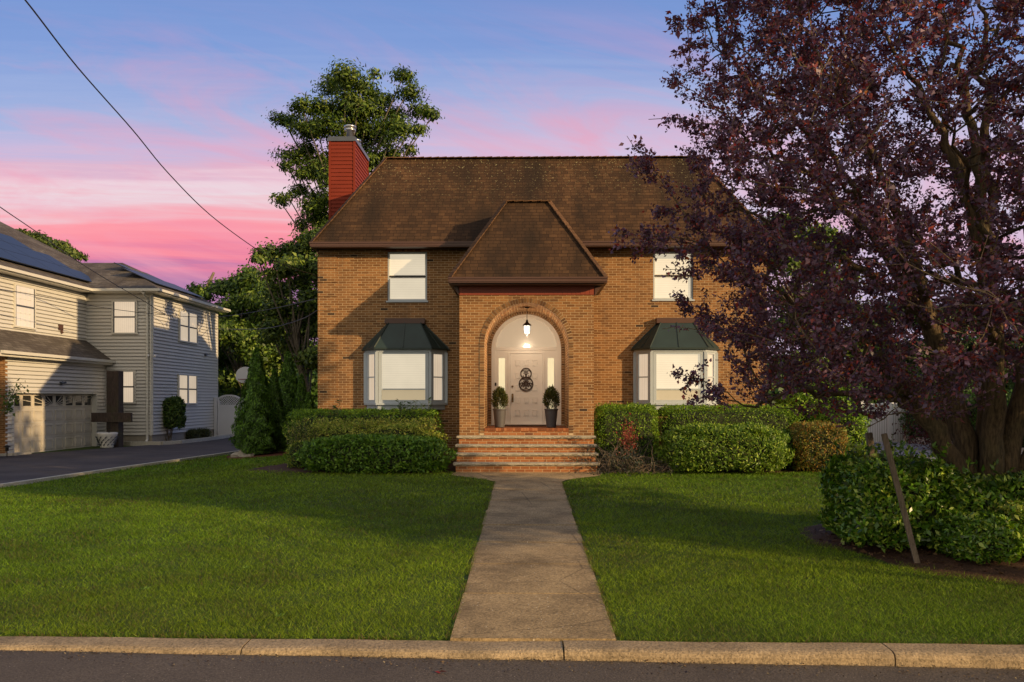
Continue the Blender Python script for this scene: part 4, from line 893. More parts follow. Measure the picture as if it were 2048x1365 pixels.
for px, py in ((297, 713), (311, 713)):
    m_ = MB(); q_ = at(px, py, YF-.1); m_.tube([(q_.x, YF-.04, q_.z+.05), (q_.x, YF-.12, q_.z+.03), (q_.x, YF-.2, q_.z-.01)], [.03, .045, .04], 8); m_.build('camera_light', M['white_trim'], nh)
m_ = MB(); y_ = yat(405, WXS); m_.tube([(WXS+.02, y_, CAMZ+2.05), (WXS+.14, y_-.02, CAMZ+2.07)], .06, 8); m_.tube([(WXS+.1, y_, CAMZ+2.05), (WXS+.15, y_+.3, CAMZ+2.12)], .02, 6); m_.build('wall_lamp', M['grey_metal'], nh)
m_ = MB(); m_.box(UXW+.02, UXW+.05, 30.7, 31.0, CAMZ+2.6, CAMZ+2.82); m_.tube([(UXW+.05, 30.85, CAMZ+2.6), (UXW+.08, 30.9, CAMZ+2.5)], .05, 7); m_.build('vent_cover', M['brown'], nh)
# ------------------------------------------------------------------ things in the neighbour's drive
ps = thing('timber_post', 'dark timber post with a low crossbar standing beside the garage', 'post', (X_(230, 31.3), 31.3, NG+.02))
x = ps.location.x; m_ = MB(); m_.box(x-.235, x+.235, 31.1, 31.5, NG-.1, Z_(742, 31.3)); m_.build('upright', M['post'], ps, bevel=.01)
m_ = MB(); m_.box(X_(184, 31.05), X_(264, 31.05), 30.98, 31.098, Z_(845, 31.05), Z_(826, 31.05)); m_.build('crossbar', M['post'], ps, bevel=.008)
ch = at(216, 860, 30.8); m_ = MB()
for k in range(4): m_.torus((ch.x+.01*(k % 2), 30.86, ch.z+.22-.1*k), .055, .012, (1, 0, 0) if k % 2 == 0 else (0, 1, 0), (0, 0, 1), 14, 6)
tag(m_.build('hook_chain', M['dark'], None, (ch.x, 30.86, ch.z-.1), smooth=True), 'short black chain of rings hanging below the crossbar of the dark timber post', 'chain')
pl_ = thing('garden_urn', 'white scalloped urn with relief pattern standing by the dark timber post', 'urn', (X_(214, 30.6), 30.6, NG+.03))
m_ = MB(); m_.lathe([(.20, 0), (.24, .04), (.22, .08), (.30, .30), (.36, .50), (.38, .56), (.33, .58), (.28, .52)], tuple(pl_.location), 28); m_.build('bowl', M['white_trim'], pl_, smooth=True)
m_ = MB()
for k in range(12):
    for j in range(4):
        a = 2*math.pi*(k+.5*(j % 2))/12; r_ = .25+.034*j; m_.bar((pl_.location.x+r_*math.cos(a), 30.6+r_*math.sin(a), NG+.13+.09*j), (pl_.location.x+(r_+.035)*math.cos(a+.18), 30.6+(r_+.035)*math.sin(a+.18), NG+.19+.09*j), .03, .025)
m_.build('relief', M['grey_metal'], pl_)
pth = at(14, 905, 25.6); pth.z = Tz(pth.x, 25.6)
pl2 = thing('path_light', 'small dark path light on a stake at the end of the garage bed', 'path light', pth); m_ = MB(); m_.tube([pth, pth+Vector((0, 0, .36))], .016, 7); m_.build('stake', M['dark'], pl2)
m_ = MB(); m_.lathe([(.05, .22), (.05, .33), (.13, .34), (.03, .40), (0, .42)], tuple(pth), 14); m_.build('lamp_head', M['dark'], pl2)
# vinyl gate and fence at the end of the drive
GY = 39.2; gx0, gx1 = X_(432, GY), X_(485, GY)
gt = thing('vinyl_gate', 'white vinyl garden gate with arched lattice top beside the sided house', 'gate', ((gx0+gx1)/2, GY, .14))
for xx in (gx0, gx1): m_ = MB(); m_.box(xx-.07, xx+.07, GY-.07, GY+.07, .05, CAMZ+.02); m_.box(xx-.085, xx+.085, GY-.085, GY+.085, CAMZ+.02, CAMZ+.06); m_.build('gate_post', M['vinyl'], gt)
m_ = MB(); xa, xb = gx0+.09, gx1-.09; zt_ = CAMZ-.36; m_.box(xa, xb, GY-.02, GY+.02, .2, zt_); m_.box(xa, xb, GY-.035, GY+.035, .18, .30); m_.box(xa, xb, GY-.035, GY+.035, zt_-.06, zt_+.06); m_.box(xa, xa+.1, GY-.034, GY+.034, .3, zt_+.3); m_.box(xb-.1, xb, GY-.034, GY+.034, .3, zt_+.3)
cxg = (xa+xb)/2; hw = (xb-xa)/2; n = 16
for i in range(n):
    u0, u1 = -1+2*i/n, -1+2*(i+1)/n; f_ = lambda u: CAMZ-.08+.26*math.sqrt(max(0, 1-u*u*.98)); m_.bar((cxg+hw*u0, GY, f_(u0)-.02), (cxg+hw*u1, GY, f_(u1)-.02), .07, .08)
m_.build('gate_panel', M['vinyl'], gt)
m_ = MB(); m_.box(xa+.1, xb-.1, GY-.012, GY-.004, zt_+.05, zt_+.06)
for k in range(-14, 15):
    for s in (-1, 1):
        pts = []
        for t in np.linspace(0, 1, 30):
            u = k*.115+s*t*.62; z_ = zt_+.05+t*.62
            if abs(u) < hw-.1 and z_ < CAMZ-.1+.26*math.sqrt(max(0, 1-(u/hw)**2)): pts.append((cxg+u, GY+.006*s, z_))
        if len(pts) > 2: m_.bar(pts[0], pts[-1], .028, .008, up=(0, 1, 0))
m_.build('lattice', M['vinyl'], gt)
fp = thing('vinyl_fence', 'narrow white vinyl panel between the arched gate and the sided house', 'fence', (WXS+.1, GY+.2, .14)); m_ = MB(); m_.box(WXS+.02, gx0-.09, GY+.0, GY+.04, .12, CAMZ-.0); m_.build('board', M['vinyl'], fp)
# right side: fence beyond the side driveway
FY = 30.4; fx = [X_(1722, FY), X_(1778, FY), X_(1832, FY)]
fr_ = thing('vinyl_fence', 'white vinyl fence with lattice top at the end of the side driveway', 'fence', (fx[1], FY, .4))
m_ = MB(); m_.box(fx[0], fx[2], FY-.02, FY+.02, .35, CAMZ-.42); m_.build('board', M['vinyl'], fr_)
m_ = MB()
for k in range(24): xx = fx[0]+(fx[2]-fx[0])*k/24; m_.box(xx, xx+.008, FY-.026, FY-.018, .4, CAMZ-.5)
m_.build('board_groove', M['grey_metal'], fr_)
for xx in fx+[(fx[0]+fx[1])/2+.1]:
    if xx in fx: m_ = MB(); m_.box(xx-.07, xx+.07, FY-.07, FY+.07, .35, CAMZ-.02); m_.build('fence_post', M['vinyl'], fr_)
m_ = MB(); m_.box(fx[0], fx[2], FY-.04, FY+.04, CAMZ-.5, CAMZ-.40)
for a, b in ((fx[0], fx[1]), (fx[1], fx[2])):
    n = 14; c0 = (a+b)/2; hw = (b-a)/2; f_ = lambda u: CAMZ-.10-.17*math.sqrt(max(0, 1-u*u*.95))+.06
    for i in range(n): u0, u1 = -1+2*i/n, -1+2*(i+1)/n; m_.bar((c0+hw*u0, FY, f_(u0)), (c0+hw*u1, FY, f_(u1)), .06, .06)
m_.build('rail', M['vinyl'], fr_)
m_ = MB()
for k in range(30):
    xx = fx[0]+(fx[2]-fx[0])*k/29
    for s in (-1, 1): m_.bar((xx, FY+.005*s, CAMZ-.42), (max(fx[0], min(fx[2], xx+s*.22)), FY+.005*s, CAMZ-.20), .026, .008, up=(0, 1, 0))
m_.build('lattice', M['vinyl'], fr_)
# basketball hoop
by = 36.0; bp = at(491, 748, by); bt = thing('basketball_hoop', 'basketball backboard on a tall pole peeking out behind the tallest evergreen', 'basketball hoop', (bp.x, by+.3, .15))
m_ = MB(); r_ = .32; pts = []; 
for i in range(17): a = math.pi*i/16; pts.append((bp.x+.42*math.cos(a), bp.z-.05+.36*math.sin(a)))
pts += [(bp.x-.42, bp.z-.25), (bp.x-.2, bp.z-.4), (bp.x+.2, bp.z-.4), (bp.x+.42, bp.z-.25)]
nn = len(pts); m_.v = [(x, by-.03, z_) for x, z_ in pts]+[(x, by+.03, z_) for x, z_ in pts]; m_.f = [tuple(reversed(range(nn))), tuple(range(nn, 2*nn))]+[(i, (i+1) % nn, nn+(i+1) % nn, nn+i) for i in range(nn)]
m_.build('backboard', M['vinyl'], bt); m_ = MB(); m_.tube([(bp.x, by+.5, .1), (bp.x, by+.45, bp.z-.6), (bp.x, by+.04, bp.z-.1)], .05, 8); m_.build('pole', M['white_trim'], bt)
m_ = MB(); m_.torus((bp.x, by-.28, bp.z-.25), .23, .012, (1, 0, 0), (0, 1, 0), 20, 6); m_.build('rim', M['red_panel'], bt)
rk = MB(); c0 = Vector((X_(487, 25.4), 25.4, .2))
for i in range(9):
    for j in range(16):
        th = math.pi*i/8; ph_ = 2*math.pi*j/16; k = 1+.18*math.sin(3*ph_+i)+random.uniform(-.08, .08); rk.v.append((c0.x+.36*k*math.sin(th)*math.cos(ph_), c0.y+.26*k*math.sin(th)*math.sin(ph_), c0.z+.20*k*math.cos(th)))
for i in range(8):
    for j in range(16): rk.f.append((i*16+j, (i+1)*16+j, (i+1)*16+(j+1) % 16, i*16+(j+1) % 16))
tag(rk.build('rock', M['found'], None, tuple(c0)), 'rounded boulder at the foot of the tallest evergreen', 'rock')
# ------------------------------------------------------------------ entry furniture
def pot(px, label, h_sh):
    Y = 19.5; x = X_(px, Y); base = Vector((x, Y, LZ)); t = thing('potted_shrub', label, 'potted plant', base, 'potted shrubs beside the front door')
    m_ = MB(); m_.lathe([(.105, 0), (.115, .01), (.155, .40), (.165, .415), (.165, .44), (.145, .44), (.14, .40), (.0, .40)], tuple(base), 24); m_.build('pot', M['pot'], t, smooth=False)
    n = 2600; d = rvec(n); rr = rng.random(n)**.35; P = d*rr[:, None]*np.array([.17, .17, .27]); P[:, :2] *= (1-.25*(P[:, 2:3]/.27)); P += np.array([x, Y, LZ+.44+h_sh/2]); 
    leaves('foliage', P, .052, [(.05,.07,.015), (.11,.125,.03), (.03,.045,.012), (.15,.12,.04)], M['leaf'], t, D=d+np.array([0, 0, .9]), aspect=.28)
    return t
M['pot'] = plain('pot_slate', (.085,.08,.085), .55, var=.15)
pot(999.5, 'slate pot with clipped shrub beside the doorbell, on the door handle side', .48); pot(1102.5, 'slate pot with clipped shrub on the hinge side of the front door', .50)
m_ = MB(); m_.box(CX-.62, CX+.62, 20.2, 20.85, LZ+.001, LZ+.018); tag(m_.build('doormat', M['mulch'], None, (CX, 20.5, LZ)), 'dark coir doormat lying before the front door', 'doormat')
wr_ = thing('door_wreath', 'bronze scrollwork ornament of two rings hanging on the front door', 'wreath', (X_(1052, YD), YD+.02, Z_(760, YD))); wy_ = YD+.022
m_ = MB(); ca = (wr_.location.x, wy_, Z_(747.5, YD)); cb = (wr_.location.x, wy_, Z_(768.5, YD)); X1, Z1 = (1, 0, 0), (0, 0, 1)
m_.torus(ca, .135, .013, X1, Z1, 30, 6); m_.build('upper_ring', M['wreath'], wr_)
m_ = MB(); m_.torus(cb, .175, .015, X1, Z1, 34, 6); m_.build('lower_ring', M['wreath'], wr_)
m_ = MB()
for s in (-1, 1):
    for (cx_, cz_, r0, r1, a0, a1) in ((ca[0]+s*.06, ca[2]+.03, .06, .02, 0, 5), (ca[0]+s*.05, ca[2]-.06, .05, .02, 2, 7), (cb[0]+s*.08, cb[2]+.06, .075, .02, 1, 6.5), (cb[0]+s*.08, cb[2]-.07, .08, .025, 3, 9), (cb[0]+s*.12, cb[2]-.01, .04, .02, 0, 6)):
        m_.torus((cx_, wy_-.004, cz_), r0, .010, (s, 0, 0), Z1, 22, 5, a0, a1, r2=r1)
m_.bar((ca[0], wy_, ca[2]+.13), (cb[0], wy_, cb[2]-.17), .022, .012); 
for k in range(8):
    a = math.pi*2*k/8; m_.bar((cb[0]+.02*math.cos(a), wy_-.008, cb[2]+.02*math.sin(a)), (cb[0]+.10*math.cos(a), wy_-.012, cb[2]+.10*math.sin(a)), .035, .008, up=(0, 1, 0))
m_.build('scrollwork', M['wreath'], wr_)
M['lamp'] = plain('lamp_glass', (.9,.85,.75), .3, emis=(1, .90, .72), estr=2.2)
ly = 19.75; lp = at(1054, 656, ly); lt = thing('hanging_lantern', 'black lantern with frosted lit glass hanging in the entry arch', 'lantern', (lp.x, ly, Z_(675, ly)))
zt2 = Z_(640, ly); z0_ = Z_(675, ly); hh = zt2-z0_; apex = SPZ+math.sqrt(AR**2-(lp.x-CX)**2)
m_ = MB(); m_.tube([(lp.x, ly, zt2-.02), (lp.x, ly, apex)], .007, 6); m_.lathe([(.05, -.03), (.05, 0)], (lp.x, ly, apex-.005), 12); m_.build('rod', M['dark'], lt)
m_ = MB(); m_.lathe([(.012, hh), (.03, hh*.93), (.03, hh*.86), (.05, hh*.82), (.105, hh*.70), (.105, hh*.67), (.08, hh*.655)], (lp.x, ly, z0_), 16); m_.lathe([(.006, 0), (.018, hh*.04), (.008, hh*.09), (.045, hh*.14), (.05, hh*.17)], (lp.x, ly, z0_), 14)
for k in range(6): a = 2*math.pi*k/6+.3; m_.tube([(lp.x+.048*math.cos(a), ly+.048*math.sin(a), z0_+hh*.16), (lp.x+.082*math.cos(a), ly+.082*math.sin(a), z0_+hh*.35), (lp.x+.088*math.cos(a), ly+.088*math.sin(a), z0_+hh*.66)], .006, 5)
m_.build('frame', M['dark'], lt)
m_ = MB(); m_.lathe([(.04, hh*.17), (.066, hh*.28), (.075, hh*.42), (.075, hh*.65)], (lp.x, ly, z0_), 16); m_.build('glass', M['lamp'], lt, smooth=True)
pl0 = bpy.data.lights.new('lantern_light', 'POINT'); pl0.energy = 38; pl0.color = (1, .76, .50); pl0.shadow_soft_size = .09
po = bpy.data.objects.new('lantern_light', pl0); scene.collection.objects.link(po); po.parent = lt; po.location = (0, -.0, -.02); po.location.z = -.06
# ------------------------------------------------------------------ stakes and cables
def stake(pa, ya, pb, yb, wd, nm, label):
    a = at(*pa, ya); b = at(*pb, yb); a.z = max(a.z, Tz(a.x, ya)-.05); m_ = MB(); m_.bar(a-(b-a)*.05, b, wd, wd*.8)
    return tag(m_.build(nm, M['wood'], None, tuple(a), bevel=.006), label, 'stake')
stake((1831, 1114), 9.15, (1768, 868), 9.25, .075, 'wooden_stake', 'long weathered stake leaning before the clipped hedge in the mulch')
stake((1752, 960), 11.6, (1737, 866), 11.7, .085, 'wooden_stake', 'short weathered stake sticking out behind the clipped hedge')
def cable(pts, r_, label):
    P_ = [at(*p[:2], p[2]) for p in pts]; n = 6; out_ = []
    for i in range(len(P_)-1):
        p0 = P_[max(i-1, 0)]; p1 = P_[i]; p2 = P_[i+1]; p3 = P_[min(i+2, len(P_)-1)]
        for k in range(n):
            t = k/n; out_.append(.5*((2*p1)+(p2-p0)*t+(2*p0-5*p1+4*p2-p3)*t*t+(3*p1-p0-3*p2+p3)*t**3))
    out_.append(P_[-1]); m_ = MB(); m_.tube(out_, r_, 6); tag(m_.build('cable', M['dark'], None, tuple(P_[-1]), smooth=True), label, 'cable', 'overhead cables')
cable([(-330, -420, 3.2), (-30, -85, 6.5), (50, 0, 8), (155, 135, 9.5), (265, 260, 11.5), (335, 345, 13), (420, 430, 15), (510, 497, 17.5), (560, 527, 19), (637, 553, 20.85)], .0085, 'thick overhead cable sweeping down from the sky to the brick house wall')
cable([(-60, 372, 18), (8, 420, 20), (71, 463, 23), (158, 525, 27), (245, 578, 30), (300, 610, 32), (347, 640, 35.0)], .013, 'overhead cable crossing the solar roof down to the double window')
cable([(-30, 574, 24), (55, 588, 26), (221, 618, 30), (348, 632, 33), (435, 634, 31), (534, 620, 27), (637, 597, 21.4)], .011, 'thin upper cable strung between the two houses')
cable([(420, 656, 38.6), (463, 659, 34), (534, 657, 28), (600, 640, 24), (637, 620, 21.6)], .014, 'sagging lower cable running from the trees to the brick house')
# ------------------------------------------------------------------ vegetation
class Tubes:
    # fast collector for many tapering branches
    def __init__(s): s.V = []; s.F = []; s.n = 0
    def add(s, pts, rads, n):
        pts = np.asarray(pts); m = len(pts); d = np.gradient(pts, axis=0); d /= np.linalg.norm(d, axis=1)[:, None]+1e-9
        ref = np.array([.3, .2, .93]) if abs(d[0][2]) < .9 else np.array([1, .1, .05]); u = np.cross(d, ref); u /= np.linalg.norm(u, axis=1)[:, None]+1e-9; w_ = np.cross(d, u)
        a = np.arange(n)*2*math.pi/n; ring = pts[:, None, :]+(u[:, None, :]*np.cos(a)[None, :, None]+w_[:, None, :]*np.sin(a)[None, :, None])*np.asarray(rads)[:, None, None]
        s.V.append(ring.reshape(-1, 3)); i = np.arange(m-1)[:, None]*n; k = np.arange(n)[None, :]; k2 = (k+1) % n
        s.F.append((np.stack([i+k, i+k2, i+n+k2, i+n+k], -1).reshape(-1, 4)+s.n)); s.n += m*n
    def build(s, name, mat, parent=None, origin=None):
        V = np.concatenate(s.V).astype(np.float32); Fc = np.concatenate(s.F).astype(np.int32); me = bpy.data.meshes.new(name)
        me.vertices.add(len(V)); me.vertices.foreach_set('co', V.ravel()); me.loops.add(Fc.size); me.loops.foreach_set('vertex_index', Fc.ravel())
        me.polygons.add(len(Fc)); me.polygons.foreach_set('loop_start', np.arange(len(Fc), dtype=np.int32)*4); me.update(calc_edges=True); me.shade_smooth()
        return fin(me, name, mat, parent, origin)
def unit(v): v = np.asarray(v, float); return v/(np.linalg.norm(v)+1e-9)
def grow(p, d, ln, n, up=0.0, wob=.12, inside=None, pull=None):
    P = [np.array(p, float)]; d = unit(d); st = ln/n
    for i in range(n):
        d = unit(d+rng.normal(size=3)*wob+np.array([0, 0, up/n]))
        q_ = P[-1]+d*st
        if inside is not None and not inside(q_):
            d = unit(d*.35+unit(pull-P[-1])*.55+np.array([0, 0, .25])); q_ = P[-1]+d*st*.6
            P.append(q_); break
        P.append(q_)
    return np.array(P)
# ---- the purple leaved plum tree
TB = np.array([5.72, 10.15, Tz(5.72, 10.15)+.03])
EC = np.array([5.75, 9.45, 5.6]); ER = np.array([3.95, 2.75, 4.5])
def env(q_, k=1.0):
    if q_[2] < 2.6 and math.hypot(q_[0]-5.72, q_[1]-10.15) < 1.7: return True
    e = np.abs((q_-EC)/(ER*k)); low = 1.85+.12*math.sin(q_[0]*3)+.05*abs(q_[0]-5.7)
    notch = 0
    if q_[2] > 6.0: notch = .10*(q_[2]-6.0)          # the top leans back from the house side
    left = EC[0]-ER[0]*k+notch
    return e[0]**3+e[1]**2.4+e[2]**3 < 1 and q_[2] > low and q_[0] > left
tb = Tubes(); tw = Tubes(); plum = thing('plum_tree', 'large purple leaved plum tree with several twisting trunks over the hedge', 'tree', tuple(TB))
def bez(a, c, b, n, wob):
    t = np.linspace(0, 1, n)[:, None]; P = a*(1-t)**2+2*c*t*(1-t)+b*t*t; w_ = rng.normal(size=P.shape)*wob; w_[0] = 0; return P+w_
tb.add([TB+[0, 0, -.15], TB+[.0, 0, .05], TB+[.01, 0, .3], TB+[-.01, 0, .60]], [.36, .30, .25, .24], 14)
top = TB+np.array([0, 0, .35])
limb_t = [(1480, 815, 9.6, .085), (1560, 690, 9.0, .085), (1500, 560, 9.9, .09), (1440, 420, 9.7, .09), (1480, 260, 9.8, .095), (1440, 110, 9.9, .085), (1600, 60, 9.6, .10), (1640, 330, 8.3, .08), (1740, 30, 10.2, .11), (1860, -60, 9.9, .12), (1960, -40, 10.3, .12),
          (2060, 60, 10.0, .11), (2150, 250, 9.8, .10), (2240, 450, 10.0, .09), (2200, 650, 9.4, .09), (1760, 420, 7.9, .075), (1900, 250, 7.9, .08), (2050, 420, 7.8, .075), (1700, 520, 10.8, .08), (1850, 200, 11.0, .09), (2050, 330, 11.2, .09), (1640, 150, 10.7, .08), (1960, 560, 8.2, .07)]
nodes, rads = [], []
forks = {}
for gi, (fx_, fy_, fz_, fr_2) in enumerate(((-.95, -.15, 1.9, .13), (-.60, .25, 2.9, .14), (-.12, -.30, 2.6, .13), (.12, .15, 3.2, .16), (.55, .0, 2.7, .14), (.95, -.15, 2.1, .12))):
    f_ = np.array([TB[0]+fx_, TB[1]+fy_, fz_]); a = top+np.array([fx_*.16, fy_*.2, -.05]); P = bez(a, (a+f_)/2+np.array([-fx_*.10, 0, .12]), f_, 9, .018); tb.add(P, np.linspace(fr_2*1.15, fr_2*.78, 9), 11); forks[gi] = f_
for px, py, Y, r_ in limb_t:
    gi = 0 if (px < 1600 and py > 500) else 1 if px < 1650 else 2 if (Y < 9 and px < 2000) else 3 if px < 1970 else 5 if (px > 2100 and py > 400) else 4
    b = np.array(at(px, py, Y)); a = forks[gi]; d = b-a
    c = a+np.array([d[0]*.30, d[1]*.4, d[2]*.58+.12+(.25 if py > 640 and px < 1600 else 0)]); n = 22; P = bez(a, c, b, n, .035); r_ *= .72; rr = np.interp(np.linspace(0, 1, n), [0, .12, 1], [r_*1.15, r_*.95, .012]); tb.add(P, rr, 8); nodes.append(P[2:]); rads.append(rr[2:])
NP = np.concatenate(nodes); NR = np.concatenate(rads)
def env_pts(n, shell=0.0):
    o = []
    while len(o) < n:
        q_ = EC+ER*rng.uniform(-1, 1, 3); e = np.abs((q_-EC)/ER); v = e[0]**3+e[1]**2.4+e[2]**3
        if v < 1 and v > shell*rng.random() and q_[2] > 1.98+.18*math.sin(q_[0]*3)+.12*math.sin(q_[1]*4) and q_[0] > EC[0]-ER[0]+max(0, .06*(q_[2]-6.0))+.35*math.sin(q_[2]*2.2+1)*.5+.12: 
            if math.hypot(q_[0]-TB[0], q_[1]-TB[1]) > .9-.2*q_[2]+.6: o.append(q_)
    return np.array(o)
def attach(targets, NP, NR, n, wob, rmax, rmin, sides, lift=.15, maxd=9):
    out_p, out_r = [], []
    for q_ in targets:
        d = np.linalg.norm(NP-q_, axis=1)+np.where(NP[:, 2] > q_[2]-.1*np.linalg.norm(NP[:, :2]-q_[:2], axis=1), .55, 0); i = int(np.argmin(d)); a = NP[i]; ln = np.linalg.norm(q_-a)
        if ln < .08: continue
        c = (a+q_)/2+np.array([0, 0, -lift*ln])+rng.normal(size=3)*.08*ln; P = bez(a, c, q_, n, wob*min(1, ln)); r0 = min(rmax, NR[i]*.7); rr = np.linspace(r0, min(rmin, r0), n); (tb if sides > 5 else tw).add(P, rr, sides); out_p.append(P); out_r.append(rr)
    return out_p, out_r
s1, r1 = attach(env_pts(210, .25), NP, NR, 8, .03, .035, .011, 6)
N2 = np.concatenate([NP]+[p[2:] for p in s1]); R2 = np.concatenate([NR]+[r[2:] for r in r1])
s2, r2 = attach(env_pts(1500, .3), N2, R2, 6, .035, .013, .0055, 4)
N3 = np.concatenate([p[2:] for p in s1]+[p[1:] for p in s2]); R3 = np.concatenate([r[2:] for r in r1]+[r[1:] for r in r2])
s3, r3 = attach(env_pts(6200, .3), N3, R3, 5, .03, .007, .003, 3)
ter = s2[:]; qd = s3[:]
for (tx, ty_, Yt) in ((1252, 275, 9.3), (1232, 470, 9.0), (1345, 45, 9.4), (1322, 655, 9.2), (1385, 800, 9.3), (1290, 330, 9.6), (1262, 485, 9.5), (1375, 90, 9.2), (1330, 150, 9.0), (1345, 745, 8.9), (1310, 420, 9.9), (1300, 240, 9.4), (1330, 540, 9.1), (1350, 600, 9.6), (1290, 500, 9.3)):
    b = np.array(at(tx, ty_, Yt)); d = np.linalg.norm(N2-b, axis=1)+np.where(N2[:, 2] > b[2], .8, 0); a = N2[int(np.argmin(d))]; n = 9; P = bez(a, (a+b)/2+np.array([0, 0, .12]), b, n, .015); tw.add(P, np.linspace(.009, .0035, n), 4); ter.append(P[2:])
    for k in range(5):
        i = rng.integers(3, n-1); Q = grow(P[i], unit(P[i+1]-P[i])*.7+rng.normal(size=3)*.6, rng.uniform(.12, .38), 4, .2, .15); tw.add(Q, np.linspace(.004, .0025, len(Q)), 3); qd.append(Q)
# leaves along the twigs
pts, dirs = [], []
for P, c in [(p, 30) for p in ter]+[(p, 54) for p in qd]:
    seg = np.diff(P, axis=0); k = rng.integers(0, len(seg), c); t = rng.random(c)[:, None]; q_ = P[k]+seg[k]*t; pts.append(q_); d = rng.normal(size=(c, 3)); d /= np.linalg.norm(d, axis=1)[:, None]; dirs.append(d+.5*seg[k]/(np.linalg.norm(seg[k], axis=1)[:, None]+1e-9)+np.array([0, 0, -.35]))
P = np.concatenate(pts); D = np.concatenate(dirs); P += rng.normal(size=P.shape)*.03
print('plum leaves', len(P), 'twigs', len(qd))
kz = P[:, 2] > 1.80+.10*np.sin(P[:, 0]*5); kz &= (P[:, 0]-TB[0])**2+(P[:, 1]-TB[1])**2+((P[:, 2]-1.6)*1.6)**2 > 1.1; P = P[kz]; D = D[kz]; hgt = P[:, 2]; n = len(P)
print('kept', n)
pc = np.array([(.13,.075,.115), (.18,.10,.15), (.11,.075,.13), (.20,.065,.075), (.060,.040,.058), (.29,.055,.04), (.30,.11,.03)]); pr_ = np.array([.27, .22, .2, .13, .1, .06, .02])
C = 1.15*pc[rng.choice(len(pc), n, p=pr_)]*(1+.2*rng.normal(size=(n, 1)))
big = .052+.012*(hgt < 4.5)
nrm_ = rvec(n)+np.array([0, 0, .5])
leaves('crown', P, .043, np.clip(C, .004, 1), M['leaf_plum'], plum, D=D, aspect=.62, droop=.25)
tb.build('trunk', M['bark'], plum); tw.build('twigs', M['twig'], plum)
# ---- hedges and bushes: twiggy volumes covered with leaves
def shape_pts(n, c, r, p, zcut=None, lump=.08, seed=0, fill=.75):
    ra = np.array(r); ar = np.array([ra[1]*ra[2], ra[0]*ra[2], ra[0]*ra[1]]); ax = rng.choice(3, n, p=ar/ar.sum()); d = rng.uniform(-1, 1, (n, 3)); d[np.arange(n), ax] = np.sign(rng.normal(size=n)); d[:, 2] = np.where((ax == 2) & (d[:, 2] < 0), -d[:, 2], d[:, 2])
    d /= np.linalg.norm(d, axis=1)[:, None]; q_ = (np.abs(d)**p).sum(1)**(-1/p); sd = seed*1.7
    s = 1+lump*(np.sin(3.3*d[:, 0]*2+sd)*np.sin(4.1*d[:, 2]*2+sd*2)+.6*np.sin(7*d[:, 0]+5*d[:, 1]+sd)*np.sin(8*d[:, 2]+sd))
    rr = 1-(1-fill)*rng.random(n)**2
    sc = (q_*s*rr)[:, None]; P = d*sc*np.array(r); nn = d/np.array(r); nn /= np.linalg.norm(nn, axis=1)[:, None]
    return P+np.array(c), nn
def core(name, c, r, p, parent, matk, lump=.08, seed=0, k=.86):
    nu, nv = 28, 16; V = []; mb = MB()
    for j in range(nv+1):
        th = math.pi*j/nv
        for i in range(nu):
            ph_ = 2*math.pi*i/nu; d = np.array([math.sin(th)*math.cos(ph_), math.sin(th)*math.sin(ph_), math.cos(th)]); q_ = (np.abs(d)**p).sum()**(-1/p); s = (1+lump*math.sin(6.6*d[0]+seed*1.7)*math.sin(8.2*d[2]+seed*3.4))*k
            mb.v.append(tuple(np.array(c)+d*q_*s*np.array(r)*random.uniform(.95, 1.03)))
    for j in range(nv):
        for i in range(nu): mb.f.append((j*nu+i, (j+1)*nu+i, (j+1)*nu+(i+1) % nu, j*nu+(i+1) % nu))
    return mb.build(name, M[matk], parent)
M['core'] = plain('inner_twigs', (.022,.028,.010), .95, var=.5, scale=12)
def bush(name, label, cat, x0, x1, y0, y1, z0, z1, n, size, cols, p=4, aspect=.45, up=.35, group=None, shoots=0, lump=.06, matk='leaf', sh_h=.18, jit=.22, outk=True, sh_cols=None):
    c = ((x0+x1)/2, (y0+y1)/2, (z0+z1)/2); r = ((x1-x0)/2, (y1-y0)/2, (z1-z0)/2); seed = rng.random()*9
    o = thing(name, label, cat, (c[0], c[1], z0), group)
    P, nn = shape_pts(n, c, r, p, lump=lump, seed=seed); k = P[:, 2] > z0-.02; P, nn = P[k], nn[k]
    D = nn*.6+rvec(len(P))+np.array([0, 0, up])
    leaves('foliage', P, size, cols, M[matk], o, D=D, aspect=aspect, jit=jit, outn=nn*.55 if outk else None)
    core('stems', c, r, p, o, 'core', lump, seed, .84)
    if shoots:
        tp, sp = [], []; t_ = Tubes()
        for i in range(shoots):
            u = rng.uniform(-.9, .9); v = rng.uniform(-.8, .8); a = np.array([c[0]+u*r[0], c[1]+v*r[1], z1-.10]); Q = grow(a, (rng.normal()*.15, rng.normal()*.15-.1, 1), sh_h*rng.uniform(.5, 1.5)+.08, 4, .1, .08); t_.add(Q, np.linspace(.004, .0015, len(Q)), 3)
            m = 14; kk = rng.integers(0, len(Q)-1, m); q_ = Q[kk]+(Q[kk+1]-Q[kk])*rng.random(m)[:, None]; tp.append(q_)
        tp = np.concatenate(tp); leaves('shoots', tp, size*1.05, sh_cols or cols, M[matk], o, D=rvec(len(tp))+np.array([0, 0, .6]), aspect=aspect, jit=jit); t_.build('shoot_stems', M['bark_g'], o)
    return o
G1 = [(.12,.24,.013), (.19,.33,.018), (.07,.16,.010), (.28,.42,.025)]
G2 = [(.05,.10,.015), (.075,.15,.02), (.03,.065,.012), (.13,.19,.03)]
YG = [(.46,.50,.07), (.34,.44,.06), (.58,.56,.12), (.18,.28,.03)]
OR = [(.27,.17,.025), (.34,.16,.025), (.17,.20,.03), (.32,.27,.05), (.10,.15,.02)]
DG = [(.045,.11,.013), (.07,.155,.017), (.10,.19,.02), (.025,.065,.010)]
